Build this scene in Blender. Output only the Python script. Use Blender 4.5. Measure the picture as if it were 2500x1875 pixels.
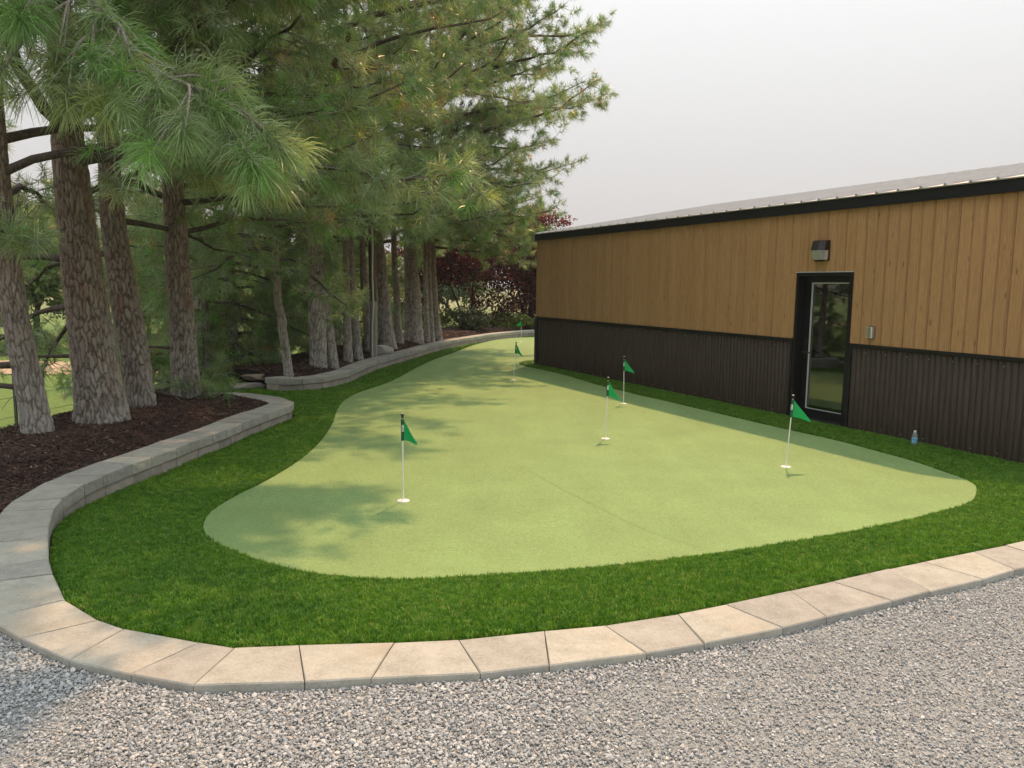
import bpy, math, random
import numpy as np
from mathutils import Vector, Matrix
from mathutils.geometry import delaunay_2d_cdt

# ------------------------------------------------------------------ camera, sky, sun, exposure
S = bpy.context.scene
for o in list(bpy.data.objects):
    bpy.data.objects.remove(o)
COL = S.collection
EYE = np.array([0.0, 0.0, 1.85])
PITCH, ROLL, FPX = 0.1213, -0.0128, 1950 / 2500
cp, sp, cr, sr = math.cos(PITCH), math.sin(PITCH), math.cos(ROLL), math.sin(ROLL)
fwd = np.array([0, cp, -sp]); right0 = np.array([1.0, 0, 0]); down0 = np.array([0, -sp, -cp])
right = cr * right0 + sr * down0
down = -sr * right0 + cr * down0
cam = bpy.data.cameras.new('camera')
cam.sensor_fit = 'HORIZONTAL'; cam.sensor_width = 36; cam.lens = 36 * FPX
cam.clip_start = 0.05; cam.clip_end = 9000
camo = bpy.data.objects.new('camera', cam); COL.objects.link(camo)
camo.matrix_world = Matrix(((right[0], -down[0], -fwd[0], EYE[0]), (right[1], -down[1], -fwd[1], EYE[1]),
                            (right[2], -down[2], -fwd[2], EYE[2]), (0, 0, 0, 1)))
S.camera = camo

SUN_AZ, SUN_EL = math.radians(20.0), math.radians(56.0)      # azimuth measured from +Y towards +X
W = bpy.data.worlds.new('World'); S.world = W; W.use_nodes = True
wn, wl = W.node_tree.nodes, W.node_tree.links
wn.clear()
sky = wn.new('ShaderNodeTexSky'); sky.sky_type = 'NISHITA'; sky.sun_disc = False
sky.sun_elevation = SUN_EL; sky.sun_rotation = SUN_AZ
sky.air_density = 1.0; sky.dust_density = 6.0; sky.ozone_density = 1.0; sky.altitude = 300
hs = wn.new('ShaderNodeHueSaturation'); hs.inputs['Saturation'].default_value = 0.25
# smoke veil: an even overcast that brightens towards the zenith as overcast skies do
tc = wn.new('ShaderNodeTexCoord'); sx = wn.new('ShaderNodeSeparateXYZ'); wl.new(tc.outputs['Generated'], sx.inputs[0])
up_ = wn.new('ShaderNodeMath'); up_.operation = 'MAXIMUM'; up_.inputs[1].default_value = 0.0; wl.new(sx.outputs['Z'], up_.inputs[0])
gr_ = wn.new('ShaderNodeMath'); gr_.operation = 'MULTIPLY_ADD'; gr_.inputs[1].default_value = 2.2; gr_.inputs[2].default_value = 1.0; wl.new(up_.outputs[0], gr_.inputs[0])
ve = wn.new('ShaderNodeVectorMath'); ve.operation = 'SCALE'; ve.inputs[0].default_value = (4.72, 4.80, 4.82); wl.new(gr_.outputs[0], ve.inputs['Scale'])
mx = wn.new('ShaderNodeMix'); mx.data_type = 'RGBA'; mx.inputs['Factor'].default_value = 0.82
bg = wn.new('ShaderNodeBackground'); bg.inputs['Strength'].default_value = 0.10
wo = wn.new('ShaderNodeOutputWorld')
wl.new(sky.outputs[0], hs.inputs['Color']); wl.new(hs.outputs[0], mx.inputs['A']); wl.new(ve.outputs[0], mx.inputs['B'])
wl.new(mx.outputs['Result'], bg.inputs['Color']); wl.new(bg.outputs[0], wo.inputs[0])

sl = bpy.data.lights.new('sun', 'SUN'); sl.energy = 3.9; sl.angle = math.radians(1.1); sl.color = (1.0, 0.60, 0.33)
so = bpy.data.objects.new('sun', sl); COL.objects.link(so)
tosun = Vector((math.sin(SUN_AZ) * math.cos(SUN_EL), math.cos(SUN_AZ) * math.cos(SUN_EL), math.sin(SUN_EL)))
so.rotation_euler = tosun.to_track_quat('Z', 'Y').to_euler()
so.location = (6, 10, 20)

vs = S.view_settings
vs.view_transform = 'Standard'; vs.look = 'None'; vs.exposure = 0.38; vs.gamma = 1.0
vs.use_curve_mapping = False
S.render.engine = 'CYCLES'
S.cycles.use_denoising = True
S.cycles.use_adaptive_sampling = True; S.cycles.adaptive_threshold = 0.02
S.cycles.max_bounces = 5; S.cycles.diffuse_bounces = 2; S.cycles.glossy_bounces = 2
S.cycles.transmission_bounces = 5; S.cycles.transparent_max_bounces = 8

# ------------------------------------------------------------------ helpers
RNG = np.random.default_rng(11)

def in_view(P, margin=0.18):
    q = (np.atleast_2d(P) - EYE)
    x, y, z = q @ right, q @ down, q @ fwd
    zz = np.maximum(z, 1e-3)
    return (z > 0.3) & (np.abs(FPX * x / zz) < 0.5 + margin) & (np.abs(FPX * y / zz) < 0.375 + margin)

def npmesh(name, V, F, mat=None, tint=None, smooth=False):
    V = np.asarray(V, dtype=np.float32); F = np.asarray(F, dtype=np.int32)
    me = bpy.data.meshes.new(name); k = F.shape[1]
    me.vertices.add(len(V)); me.vertices.foreach_set('co', V.ravel())
    me.loops.add(F.size); me.loops.foreach_set('vertex_index', F.ravel())
    me.polygons.add(len(F)); me.polygons.foreach_set('loop_start', np.arange(len(F), dtype=np.int32) * k)
    if smooth:
        me.polygons.foreach_set('use_smooth', np.ones(len(F), dtype=bool))
    if tint is not None:
        a = me.attributes.new('tint', 'FLOAT_COLOR', 'POINT')
        c = np.ones((len(V), 4), dtype=np.float32); c[:, :3] = tint
        a.data.foreach_set('color', c.ravel())
    me.update(); me.validate()
    if mat: me.materials.append(mat)
    return me

def pymesh(name, V, F, mat=None, smooth=False):
    me = bpy.data.meshes.new(name); me.from_pydata([tuple(map(float, v)) for v in V], [], F)
    me.update()
    if smooth:
        for p in me.polygons: p.use_smooth = True
    if mat: me.materials.append(mat)
    return me

def obj(name, me, parent=None, loc=None, rotz=None):
    o = bpy.data.objects.new(name, me); COL.objects.link(o)
    if loc is not None: o.location = loc
    if rotz is not None: o.rotation_euler = (0, 0, rotz)
    if parent: o.parent = parent
    return o

def tag(o, label=None, cat=None, group=None, kind=None):
    if label: o['label'] = label
    if cat: o['category'] = cat
    if group: o['group'] = group
    if kind: o['kind'] = kind
    return o

def thing(name, label, cat, loc=(0, 0, 0), rotz=0, group=None):
    o = bpy.data.objects.new(name, None); COL.objects.link(o)
    o.location = loc; o.rotation_euler = (0, 0, rotz); o.empty_display_size = 0.2
    return tag(o, label, cat, group)

class MB:
    """collects simple shapes into one mesh"""
    def __init__(s): s.V = []; s.F = []; s.mi = []
    def add(s, V, F, m=0):
        b = len(s.V); s.V += [tuple(map(float, v)) for v in V]
        s.F += [tuple(b + i for i in f) for f in F]; s.mi += [m] * len(F)
    def box(s, x0, x1, y0, y1, z0, z1, m=0, bev=0.0):
        if bev <= 0:
            V = [(x, y, z) for z in (z0, z1) for x, y in ((x0, y0), (x1, y0), (x1, y1), (x0, y1))]
            s.add(V, [(0, 3, 2, 1), (4, 5, 6, 7), (0, 1, 5, 4), (1, 2, 6, 5), (2, 3, 7, 6), (3, 0, 4, 7)], m); return
        s.prism([(x0, y0), (x1, y0), (x1, y1), (x0, y1)], z0, z1, bev, m)
    def prism(s, P, z0, z1, bev=0.0, m=0):
        """convex plan polygon (ccw) from z0 to z1, top edge chamfered"""
        P = np.array(P, float); n = len(P); c = P.mean(0)
        def ins(d):
            Q = []
            for i in range(n):
                a, b, q = P[i - 1], P[i], P[(i + 1) % n]
                e1 = (b - a) / max(np.hypot(*(b - a)), 1e-9); e2 = (q - b) / max(np.hypot(*(q - b)), 1e-9)
                n1 = np.array([-e1[1], e1[0]]); n2 = np.array([-e2[1], e2[0]])
                k = (n1 + n2) / max(1 + n1 @ n2, 0.2)
                Q.append(b + k * d)
            return Q
        rings = [[(p[0], p[1], z0) for p in P]]
        if bev > 0:
            rings.append([(p[0], p[1], z1 - bev) for p in P])
            rings.append([(p[0], p[1], z1) for p in ins(bev)])
        else:
            rings.append([(p[0], p[1], z1) for p in P])
        V = [v for r in rings for v in r]; F = [tuple(range(n - 1, -1, -1))]
        for k in range(len(rings) - 1):
            for i in range(n):
                j = (i + 1) % n
                F.append((k * n + i, k * n + j, (k + 1) * n + j, (k + 1) * n + i))
        b = (len(rings) - 1) * n; F.append(tuple(b + i for i in range(n)))
        s.add(V, F, m)
    def lathe(s, prof, seg=16, c=(0, 0), m=0, smooth=True):
        V = []; F = []
        for r, z in prof:
            for k in range(seg):
                a = 2 * math.pi * k / seg; V.append((c[0] + r * math.cos(a), c[1] + r * math.sin(a), z))
        for i in range(len(prof) - 1):
            for k in range(seg):
                j = (k + 1) % seg
                F.append((i * seg + k, i * seg + j, (i + 1) * seg + j, (i + 1) * seg + k))
        F.append(tuple(range(seg - 1, -1, -1))); b = (len(prof) - 1) * seg
        F.append(tuple(b + k for k in range(seg)))
        s.add(V, F, m)
    def mesh(s, name, mats, smooth=False):
        me = pymesh(name, s.V, s.F, None, smooth)
        for mm in (mats if isinstance(mats, (list, tuple)) else [mats]): me.materials.append(mm)
        if any(s.mi): me.polygons.foreach_set('material_index', s.mi)
        return me

def tube(path, rad, sides=6):
    """closed-ended tube along a path -> V, quads"""
    P = np.asarray(path, float); n = len(P); rad = np.broadcast_to(np.asarray(rad, float), (n,))
    T = np.gradient(P, axis=0); T /= np.maximum(np.linalg.norm(T, axis=1, keepdims=True), 1e-9)
    up = np.array([0, 0, 1.0]) if abs(T[0, 2]) < 0.9 else np.array([1.0, 0, 0])
    N = np.cross(T, up); N /= np.maximum(np.linalg.norm(N, axis=1, keepdims=True), 1e-9)
    B = np.cross(T, N)
    a = np.arange(sides) * 2 * math.pi / sides
    V = P[:, None, :] + rad[:, None, None] * (np.cos(a)[None, :, None] * N[:, None, :] + np.sin(a)[None, :, None] * B[:, None, :])
    i = np.arange(n - 1)[:, None] * sides; k = np.arange(sides)[None, :]; k2 = (k + 1) % sides
    F = np.stack([i + k, i + k2, i + sides + k2, i + sides + k], -1).reshape(-1, 4)
    return V.reshape(-1, 3), F

def join(parts):
    V = []; F = []; b = 0
    for v, f in parts:
        V.append(v); F.append(f + b); b += len(v)
    return np.vstack(V), np.vstack(F)

def inside(P, poly):
    P = np.asarray(P, float); poly = np.asarray(poly, float)
    x, y = P[:, 0], P[:, 1]; r = np.zeros(len(P), bool)
    for i in range(len(poly)):
        x1, y1 = poly[i - 1]; x2, y2 = poly[i]
        if y1 == y2: continue
        c = ((y1 > y) != (y2 > y)) & (x < (x2 - x1) * (y - y1) / (y2 - y1) + x1)
        r ^= c
    return r

def dist_poly(P, poly, closed=True):
    P = np.asarray(P, float)[:, :2]; poly = np.asarray(poly, float); d = np.full(len(P), 1e9)
    rng = range(len(poly)) if closed else range(1, len(poly))
    for i in rng:
        a, b = poly[i - 1], poly[i]; e = b - a; L = max(e @ e, 1e-12)
        t = np.clip(((P - a) @ e) / L, 0, 1)
        d = np.minimum(d, np.linalg.norm(P - a - t[:, None] * e, axis=1))
    return d

def smooth_line(pts, step=0.12, closed=False):
    """Catmull-Rom through the points, resampled"""
    P = [np.array(p, float) for p in pts]; out = []; n = len(P)
    for i in range(n if closed else n - 1):
        p0 = P[i - 1] if (closed or i > 0) else 2 * P[0] - P[1]
        p1, p2 = P[i], P[(i + 1) % n]
        p3 = P[(i + 2) % n] if (closed or i + 2 < n) else 2 * P[-1] - P[-2]
        m = max(1, int(np.linalg.norm(p2 - p1) / step))
        for j in range(m):
            t = j / m
            out.append(0.5 * ((2 * p1) + (-p0 + p2) * t + (2 * p0 - 5 * p1 + 4 * p2 - p3) * t * t + (-p0 + 3 * p1 - 3 * p2 + p3) * t ** 3))
    if not closed: out.append(P[-1])
    return np.array(out)

def sheet(name, poly, zf, mat, step=0.4):
    """a flat-outlined sheet triangulated inside poly, heights from zf(xy array)"""
    poly = np.asarray(poly, float); lo, hi = poly.min(0), poly.max(0)
    gx, gy = np.meshgrid(np.arange(lo[0], hi[0], step), np.arange(lo[1], hi[1], step))
    G = np.stack([gx.ravel(), gy.ravel()], 1)
    G = G[inside(G, poly)]; G = G[dist_poly(G, poly) > step * 0.3]
    vv = [Vector(p) for p in poly] + [Vector(p) for p in G]; n = len(poly)
    v, e, f, *_ = delaunay_2d_cdt(vv, [(i, (i + 1) % n) for i in range(n)], [list(range(n))], 1, 1e-5)
    xy = np.array([(p.x, p.y) for p in v]); z = zf(xy)
    return npmesh(name, np.column_stack([xy, z]), np.array([list(t) for t in f]), mat, smooth=True)

def vnoise(P, scale, seed=0, octaves=3):
    """cheap value noise on nx2 / nx3 points, 0..1"""
    P = np.asarray(P, float) * scale; out = np.zeros(len(P)); amp = 1; tot = 0
    for o in range(octaves):
        I = np.floor(P).astype(np.int64); f = P - I; f = f * f * (3 - 2 * f); k = P.shape[1]; v = np.zeros(len(P))
        for c in range(2 ** k):
            w = np.ones(len(P)); h = np.full(len(P), seed * 7919 + o * 104729, dtype=np.int64)
            for dim in range(k):
                b = (c >> dim) & 1
                w *= f[:, dim] if b else 1 - f[:, dim]
                h = (h * 73856093 + (I[:, dim] + b) * (19349663, 83492791, 49979693)[dim]) & 0x7fffffff
            h = (h ^ (h >> 13)) * 1274126177 & 0x7fffffff
            v += w * ((h ^ (h >> 16)) & 0xffff) / 65535.0
        out += amp * v; tot += amp; amp *= 0.5; P = P * 2.03
    return out / tot

# ------------------------------------------------------------------ materials
class Mat:
    def __init__(s, name):
        s.m = bpy.data.materials.new(name); s.m.use_nodes = True
        s.nt = s.m.node_tree; s.N = s.nt.nodes; s.L = s.nt.links
        s.b = s.N['Principled BSDF']; s.o = s.N['Material Output']
    def n(s, t, **kw):
        x = s.N.new('ShaderNode' + t)
        for k, v in kw.items():
            if k in x.inputs.keys(): s.put(x.inputs[k], v)
            else: setattr(x, k, v)
        return x
    def put(s, sock, v):
        if hasattr(v, 'is_linked') or isinstance(v, bpy.types.NodeSocket): s.L.new(v, sock)
        else:
            if sock.type == 'RGBA' and len(v) == 3: v = (*v, 1)
            sock.default_value = v
    def set(s, **kw):
        for k, v in kw.items(): s.put(s.b.inputs[k.replace('_', ' ')], v)
        return s
    def ramp(s, fac, stops, interp='LINEAR'):
        r = s.N.new('ShaderNodeValToRGB'); r.color_ramp.interpolation = interp
        el = r.color_ramp.elements
        while len(el) > 1: el.remove(el[-1])
        el[0].position = stops[0][0]; el[0].color = (*stops[0][1], 1)
        for p, c in stops[1:]:
            e = el.new(p); e.color = (*c, 1)
        s.L.new(fac, r.inputs[0]); return r.outputs[0]
    def mix(s, fac, a, b, blend='MIX'):
        x = s.N.new('ShaderNodeMix'); x.data_type = 'RGBA'; x.blend_type = blend
        s.put(x.inputs['Factor'], fac); s.put(x.inputs['A'], a); s.put(x.inputs['B'], b); return x.outputs['Result']
    def math(s, op, a, b=0.0, c=0.0):
        x = s.N.new('ShaderNodeMath'); x.operation = op
        s.put(x.inputs[0], a); s.put(x.inputs[1], b); s.put(x.inputs[2], c); return x.outputs[0]
    def noise(s, vec, scale, detail=3, rough=0.55, dist=0.0):
        x = s.n('TexNoise', Vector=vec, Scale=scale, Detail=detail, Roughness=rough, Distortion=dist); return x.outputs['Fac']
    def voro(s, vec, scale, feature='F1', out='Distance', rnd=1.0):
        x = s.n('TexVoronoi', feature=feature); s.put(x.inputs['Vector'], vec); x.inputs['Scale'].default_value = scale
        x.inputs['Randomness'].default_value = rnd; return x.outputs[out]
    def map(s, vec, scale=(1, 1, 1), loc=(0, 0, 0)):
        x = s.n('Mapping'); s.put(x.inputs['Vector'], vec); x.inputs['Scale'].default_value = scale
        s.put(x.inputs['Location'], loc); return x.outputs[0]
    def coord(s, k='Object'): return s.n('TexCoord').outputs[k]
    def pos(s): return s.n('NewGeometry').outputs['Position']
    def rnd(s): return s.n('ObjectInfo').outputs['Random']
    def bump(s, h, strength=0.3, dist=0.01):
        x = s.n('Bump', Height=h, Strength=strength, Distance=dist); s.L.new(x.outputs[0], s.b.inputs['Normal']); return s
    def hsv(s, col, h=0.5, sat=1.0, val=1.0):
        x = s.n('HueSaturation'); s.put(x.inputs['Color'], col); s.put(x.inputs['Hue'], h)
        s.put(x.inputs['Saturation'], sat); s.put(x.inputs['Value'], val); return x.outputs[0]

def plain(name, col, rough=0.6, metal=0.0, spec=0.5):
    m = Mat(name); m.set(Base_Color=col, Roughness=rough, Metallic=metal); m.b.inputs['Specular IOR Level'].default_value = spec
    return m.m

def rescale(m, fac, lo, hi):
    x = m.n('MapRange'); m.put(x.inputs['Value'], fac); x.inputs['To Min'].default_value = lo; x.inputs['To Max'].default_value = hi
    return x.outputs[0]

def leafy(name, trans=0.3, rough=0.5, spec=0.25):
    """foliage shader: colour from the per-vertex tint, light also passes through"""
    m = Mat(name); a = m.n('Attribute', attribute_name='tint').outputs['Color']
    m.set(Base_Color=a, Roughness=rough); m.b.inputs['Specular IOR Level'].default_value = spec
    t = m.n('BsdfTranslucent', Color=m.mix(1.0, a, (1.12, 1.16, 0.88), 'MULTIPLY')); x = m.n('MixShader'); x.inputs[0].default_value = trans
    m.L.new(m.b.outputs[0], x.inputs[1]); m.L.new(t.outputs[0], x.inputs[2]); m.L.new(x.outputs[0], m.o.inputs[0])
    return m.m
MAT = {}
MAT['needles'] = leafy('pine_needles', 0.45, 0.33, 0.7)
MAT['leaves'] = leafy('broad_leaves', 0.35, 0.5, 0.3)

m = Mat('putting_turf'); p = m.pos()
fib = m.noise(m.map(p, (1, 1, 1)), 150, 3, 0.75); mid = m.noise(p, 55, 3, 0.7); big = m.noise(p, 1.3, 3)
c = m.ramp(fib, [(0.34, (0.118, 0.198, 0.078)), (0.50, (0.224, 0.326, 0.130)), (0.68, (0.335, 0.475, 0.218))])
c = m.mix(0.35, c, m.ramp(mid, [(0.36, (0.127, 0.213, 0.083)), (0.52, (0.21, 0.322, 0.135)), (0.66, (0.305, 0.437, 0.194))]))
nap = m.noise(m.map(p, (3.2, 0.55, 1)), 1.0, 3, 0.6)
c = m.hsv(c, rescale(m, nap, 0.494, 0.506), 1.04, m.math('MULTIPLY', rescale(m, big, 0.84, 1.16), rescale(m, nap, 0.88, 1.12)))
m.set(Base_Color=c, Roughness=0.8); m.b.inputs['Specular IOR Level'].default_value = 0.2
m.bump(m.math('ADD', fib, mid), 0.7, 0.006); MAT['green'] = m.m

m = Mat('fringe_backing'); p = m.pos()
c = m.ramp(m.noise(p, 90, 4, 0.7), [(0.3, (0.014, 0.04, 0.006)), (0.6, (0.04, 0.105, 0.015)), (0.8, (0.07, 0.15, 0.02))])
m.set(Base_Color=c, Roughness=0.9); m.bump(m.noise(p, 120, 3), 0.8, 0.02); MAT['fringe'] = m.m

m = Mat('turf_blade'); r = m.rnd()
z = m.n('SeparateXYZ', Vector=m.coord('Generated')).outputs['Z']
c = m.ramp(r, [(0.0, (0.048, 0.140, 0.016)), (0.35, (0.082, 0.205, 0.021)), (0.7, (0.122, 0.26, 0.028)), (0.93, (0.175, 0.295, 0.04)), (1.0, (0.25, 0.31, 0.08))])
pn = m.noise(m.pos(), 2.3, 4, 0.6); pf = m.noise(m.pos(), 17, 3, 0.6)
c = m.hsv(c, rescale(m, pn, 0.508, 0.493), 1.05, m.math('MULTIPLY', rescale(m, pn, 0.88, 1.34), rescale(m, pf, 0.8, 1.3)))
m.set(Base_Color=c, Roughness=0.42); m.b.inputs['Specular IOR Level'].default_value = 0.35
t = m.n('BsdfTranslucent', Color=c); x = m.n('MixShader'); x.inputs[0].default_value = 0.3
m.L.new(m.b.outputs[0], x.inputs[1]); m.L.new(t.outputs[0], x.inputs[2]); m.L.new(x.outputs[0], m.o.inputs[0]); MAT['blade'] = m.m

m = Mat('gravel_fines'); p = m.pos()
v = m.n('TexVoronoi'); m.put(v.inputs['Vector'], p); v.inputs['Scale'].default_value = 130
c = m.ramp(m.n('SeparateColor', Color=v.outputs['Color']).outputs[0], [(0.0, (0.13, 0.15, 0.157)), (0.4, (0.265, 0.295, 0.305)), (0.75, (0.36, 0.395, 0.40)), (1, (0.50, 0.53, 0.53))])
c = m.mix(m.math('MULTIPLY', m.noise(p, 2.2, 4), 0.8), c, (0.275, 0.295, 0.29))
m.set(Base_Color=c, Roughness=0.9); m.bump(m.math('MULTIPLY', v.outputs['Distance'], -1.0), 1.0, 0.008); MAT['fines'] = m.m

m = Mat('gravel_stone'); r = m.rnd(); p = m.coord('Object')
c = m.ramp(r, [(0.0, (0.14, 0.16, 0.175)), (0.18, (0.24, 0.265, 0.28)), (0.42, (0.33, 0.375, 0.405)), (0.68, (0.475, 0.515, 0.53)), (0.88, (0.62, 0.655, 0.655)), (0.96, (0.38, 0.34, 0.28)), (1.0, (0.74, 0.75, 0.73))])
c = m.mix(0.35, c, m.ramp(m.noise(p, 140, 3), [(0.3, (0.2, 0.2, 0.2)), (0.7, (0.48, 0.47, 0.45))]), 'MIX')
m.set(Base_Color=c, Roughness=0.82); m.bump(m.noise(p, 260, 3), 0.35, 0.002); MAT['stone'] = m.m

m = Mat('mulch_soil'); p = m.pos()
c = m.ramp(m.noise(m.map(p, (1, 1, 1)), 55, 4, 0.7), [(0.3, (0.010, 0.006, 0.005)), (0.6, (0.035, 0.019, 0.014)), (0.8, (0.07, 0.04, 0.028))])
m.set(Base_Color=c, Roughness=0.95); m.bump(m.noise(p, 70, 4), 1.0, 0.03); MAT['soil'] = m.m

m = Mat('bark_chip'); r = m.rnd()
c = m.ramp(r, [(0.0, (0.016, 0.009, 0.008)), (0.4, (0.052, 0.027, 0.020)), (0.8, (0.10, 0.053, 0.037)), (0.965, (0.11, 0.065, 0.045)), (1.0, (0.34, 0.25, 0.16))])
g = m.noise(m.map(m.coord('Object'), (30, 300, 300)), 1, 3)
c = m.hsv(c, 0.5, 1.0, rescale(m, g, 0.6, 1.4)); m.set(Base_Color=c, Roughness=0.85); MAT['chip'] = m.m

def stone_mat(name, c0, c1, c2, warm):
    m = Mat(name); p = m.pos(); r = m.rnd()
    q = m.n('VectorMath', operation='ADD'); m.put(q.inputs[0], p)
    cb = m.n('CombineXYZ'); m.put(cb.inputs[0], m.math('MULTIPLY', r, 37.0)); m.put(cb.inputs[1], m.math('MULTIPLY', r, 91.0)); m.L.new(cb.outputs[0], q.inputs[1])
    q = q.outputs[0]
    c = m.ramp(m.noise(q, 7, 5, 0.65), [(0.3, c0), (0.55, c1), (0.8, c2)])
    sp_ = m.noise(q, 78, 5, 0.85)
    c = m.mix(m.math('MULTIPLY', m.ramp(sp_, [(0.50, (0, 0, 0)), (0.66, (1, 1, 1))]), 0.5), c, (0.5, 0.48, 0.43))
    c = m.mix(m.math('MULTIPLY', m.ramp(sp_, [(0.34, (1, 1, 1)), (0.46, (0, 0, 0))]), 0.42), c, (0.2, 0.17, 0.14))
    st = m.ramp(m.noise(q, 2.4, 4, 0.6), [(0.55, (0, 0, 0)), (0.72, (1, 1, 1))])
    c = m.mix(m.math('MULTIPLY', st, 0.5), c, warm)
    dk = m.ramp(m.noise(q, 22, 5, 0.75), [(0.30, (1, 1, 1)), (0.42, (0, 0, 0))]); c = m.mix(m.math('MULTIPLY', dk, 0.30), c, (0.17, 0.155, 0.13))
    lt = m.ramp(m.noise(q, 13, 5, 0.8, 0.6), [(0.60, (0, 0, 0)), (0.74, (1, 1, 1))]); c = m.mix(m.math('MULTIPLY', lt, 0.4), c, (0.55, 0.53, 0.48))
    c = m.hsv(c, 0.5, rescale(m, r, 0.75, 1.15), rescale(m, r, 0.86, 1.1))
    m.set(Base_Color=c, Roughness=0.9); m.b.inputs['Specular IOR Level'].default_value = 0.25
    m.bump(m.math('ADD', sp_, m.math('MULTIPLY', m.noise(q, 45, 3), 1.5)), 0.35, 0.004); return m.m
MAT['cap'] = stone_mat('cap_concrete', (0.28, 0.284, 0.252), (0.362, 0.368, 0.33), (0.43, 0.437, 0.396), (0.345, 0.305, 0.24))
MAT['block'] = stone_mat('split_block', (0.26, 0.24, 0.205), (0.35, 0.325, 0.28), (0.42, 0.395, 0.345), (0.32, 0.27, 0.21))
MAT['rock'] = stone_mat('field_rock', (0.24, 0.19, 0.13), (0.34, 0.27, 0.19), (0.40, 0.35, 0.28), (0.34, 0.2, 0.1))
MAT['pale_rock'] = stone_mat('pale_rock', (0.4, 0.38, 0.35), (0.5, 0.48, 0.45), (0.6, 0.58, 0.55), (0.5, 0.47, 0.42))

m = Mat('wood_board'); r = m.rnd(); p = m.coord('Object')
cb = m.n('CombineXYZ'); m.put(cb.inputs[0], m.math('MULTIPLY', r, 13.0)); m.put(cb.inputs[2], m.math('MULTIPLY', r, 57.0))
q = m.n('VectorMath', operation='ADD'); m.put(q.inputs[0], p); m.L.new(cb.outputs[0], q.inputs[1]); q = q.outputs[0]
wv = m.noise(m.map(q, (16, 16, 0.9)), 1.0, 4, 0.6, 1.2)
gr = m.noise(m.map(q, (150, 150, 3.0)), 1.0, 3, 0.6)
ring = m.math('FRACT', m.math('MULTIPLY', wv, 7.0))
c = m.ramp(ring, [(0.0, (0.36, 0.185, 0.076)), (0.35, (0.455, 0.245, 0.105)), (0.75, (0.495, 0.275, 0.121)), (1.0, (0.37, 0.194, 0.081))])
c = m.mix(0.3, c, (0.455, 0.245, 0.105))
c = m.hsv(c, 0.5, 0.95, rescale(m, gr, 0.66, 1.3))
kn = m.voro(m.map(q, (9.0, 9.0, 2.6)), 1.0, 'F1', 'Distance', 0.95)
c = m.mix(m.math('MULTIPLY', m.ramp(kn, [(0.04, (1, 1, 1)), (0.095, (0.4, 0.4, 0.4)), (0.15, (0, 0, 0))]), 0.8), c, (0.13, 0.066, 0.03))
c = m.hsv(c, 0.5, 1.0, rescale(m, r, 0.95, 1.05)); m.set(Base_Color=c, Roughness=0.5); m.b.inputs['Specular IOR Level'].default_value = 0.3
m.bump(gr, 0.12, 0.002); MAT['wood'] = m.m

m = Mat('corrugated_steel'); p = m.pos()
g = m.noise(m.map(p, (60, 60, 2.2)), 1.0, 4, 0.65)
c = m.ramp(g, [(0.25, (0.019, 0.0138, 0.009)), (0.5, (0.042, 0.0315, 0.021)), (0.8, (0.078, 0.060, 0.042))])
m.set(Base_Color=c, Roughness=0.62, Metallic=0.0); m.b.inputs['Specular IOR Level'].default_value = 0.3; m.bump(g, 0.15, 0.002); MAT['steel'] = m.m
MAT['trim'] = plain('black_trim', (0.011, 0.012, 0.015), 0.45, 0.0, 0.35)
MAT['frame'] = plain('door_frame_black', (0.007, 0.0075, 0.009), 0.4, 0.0, 0.35)
m = Mat('roof_steel'); g = m.noise(m.map(m.pos(), (3, 3, 3)), 1.5, 3)
m.set(Base_Color=m.ramp(g, [(0.3, (0.36, 0.35, 0.34)), (0.7, (0.44, 0.43, 0.42))]), Roughness=0.5, Metallic=0.25); MAT['roof'] = m.m
MAT['white'] = plain('white_plastic', (0.8, 0.8, 0.78), 0.35)
MAT['alu'] = plain('brushed_aluminium', (0.55, 0.55, 0.54), 0.35, 0.6)
MAT['bright'] = plain('pale_edge', (0.62, 0.64, 0.66), 0.35, 0.2)
MAT['knob'] = plain('black_knob', (0.012, 0.012, 0.012), 0.4)
MAT['digit'] = plain('black_print', (0.01, 0.01, 0.01), 0.6)
m = Mat('flag_nylon'); g = m.noise(m.map(m.coord('Object'), (400, 400, 400)), 1, 2)
c = m.ramp(g, [(0.3, (0.014, 0.31, 0.14)), (0.7, (0.02, 0.39, 0.18))]); m.set(Base_Color=c, Roughness=0.5)
t = m.n('BsdfTranslucent', Color=(0.05, 0.72, 0.25)); x = m.n('MixShader'); x.inputs[0].default_value = 0.45
m.L.new(m.b.outputs[0], x.inputs[1]); m.L.new(t.outputs[0], x.inputs[2]); m.L.new(x.outputs[0], m.o.inputs[0]); MAT['flag'] = m.m
MAT['sleeve'] = plain('flag_sleeve', (0.006, 0.085, 0.04), 0.6)

m = Mat('pine_bark'); a = m.n('Attribute', attribute_name='tint').outputs['Color']
g = m.noise(m.pos(), 85, 4, 0.7); c = m.hsv(a, 0.5, 1.0, rescale(m, g, 0.45, 1.55))
m.set(Base_Color=c, Roughness=0.9); m.b.inputs['Specular IOR Level'].default_value = 0.2
m.bump(m.math('ADD', g, m.noise(m.map(m.pos(), (40, 40, 14)), 1, 4)), 0.7, 0.012); MAT['bark'] = m.m
m = Mat('limb_bark'); g = m.noise(m.map(m.pos(), (40, 40, 25)), 1, 4, 0.7)
c = m.ramp(g, [(0.25, (0.030, 0.021, 0.016)), (0.5, (0.075, 0.056, 0.044)), (0.8, (0.15, 0.125, 0.105))])
m.set(Base_Color=c, Roughness=0.9); m.bump(g, 0.6, 0.01); MAT['limb'] = m.m
m = Mat('twig_bark'); g = m.noise(m.pos(), 60, 3)
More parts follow.
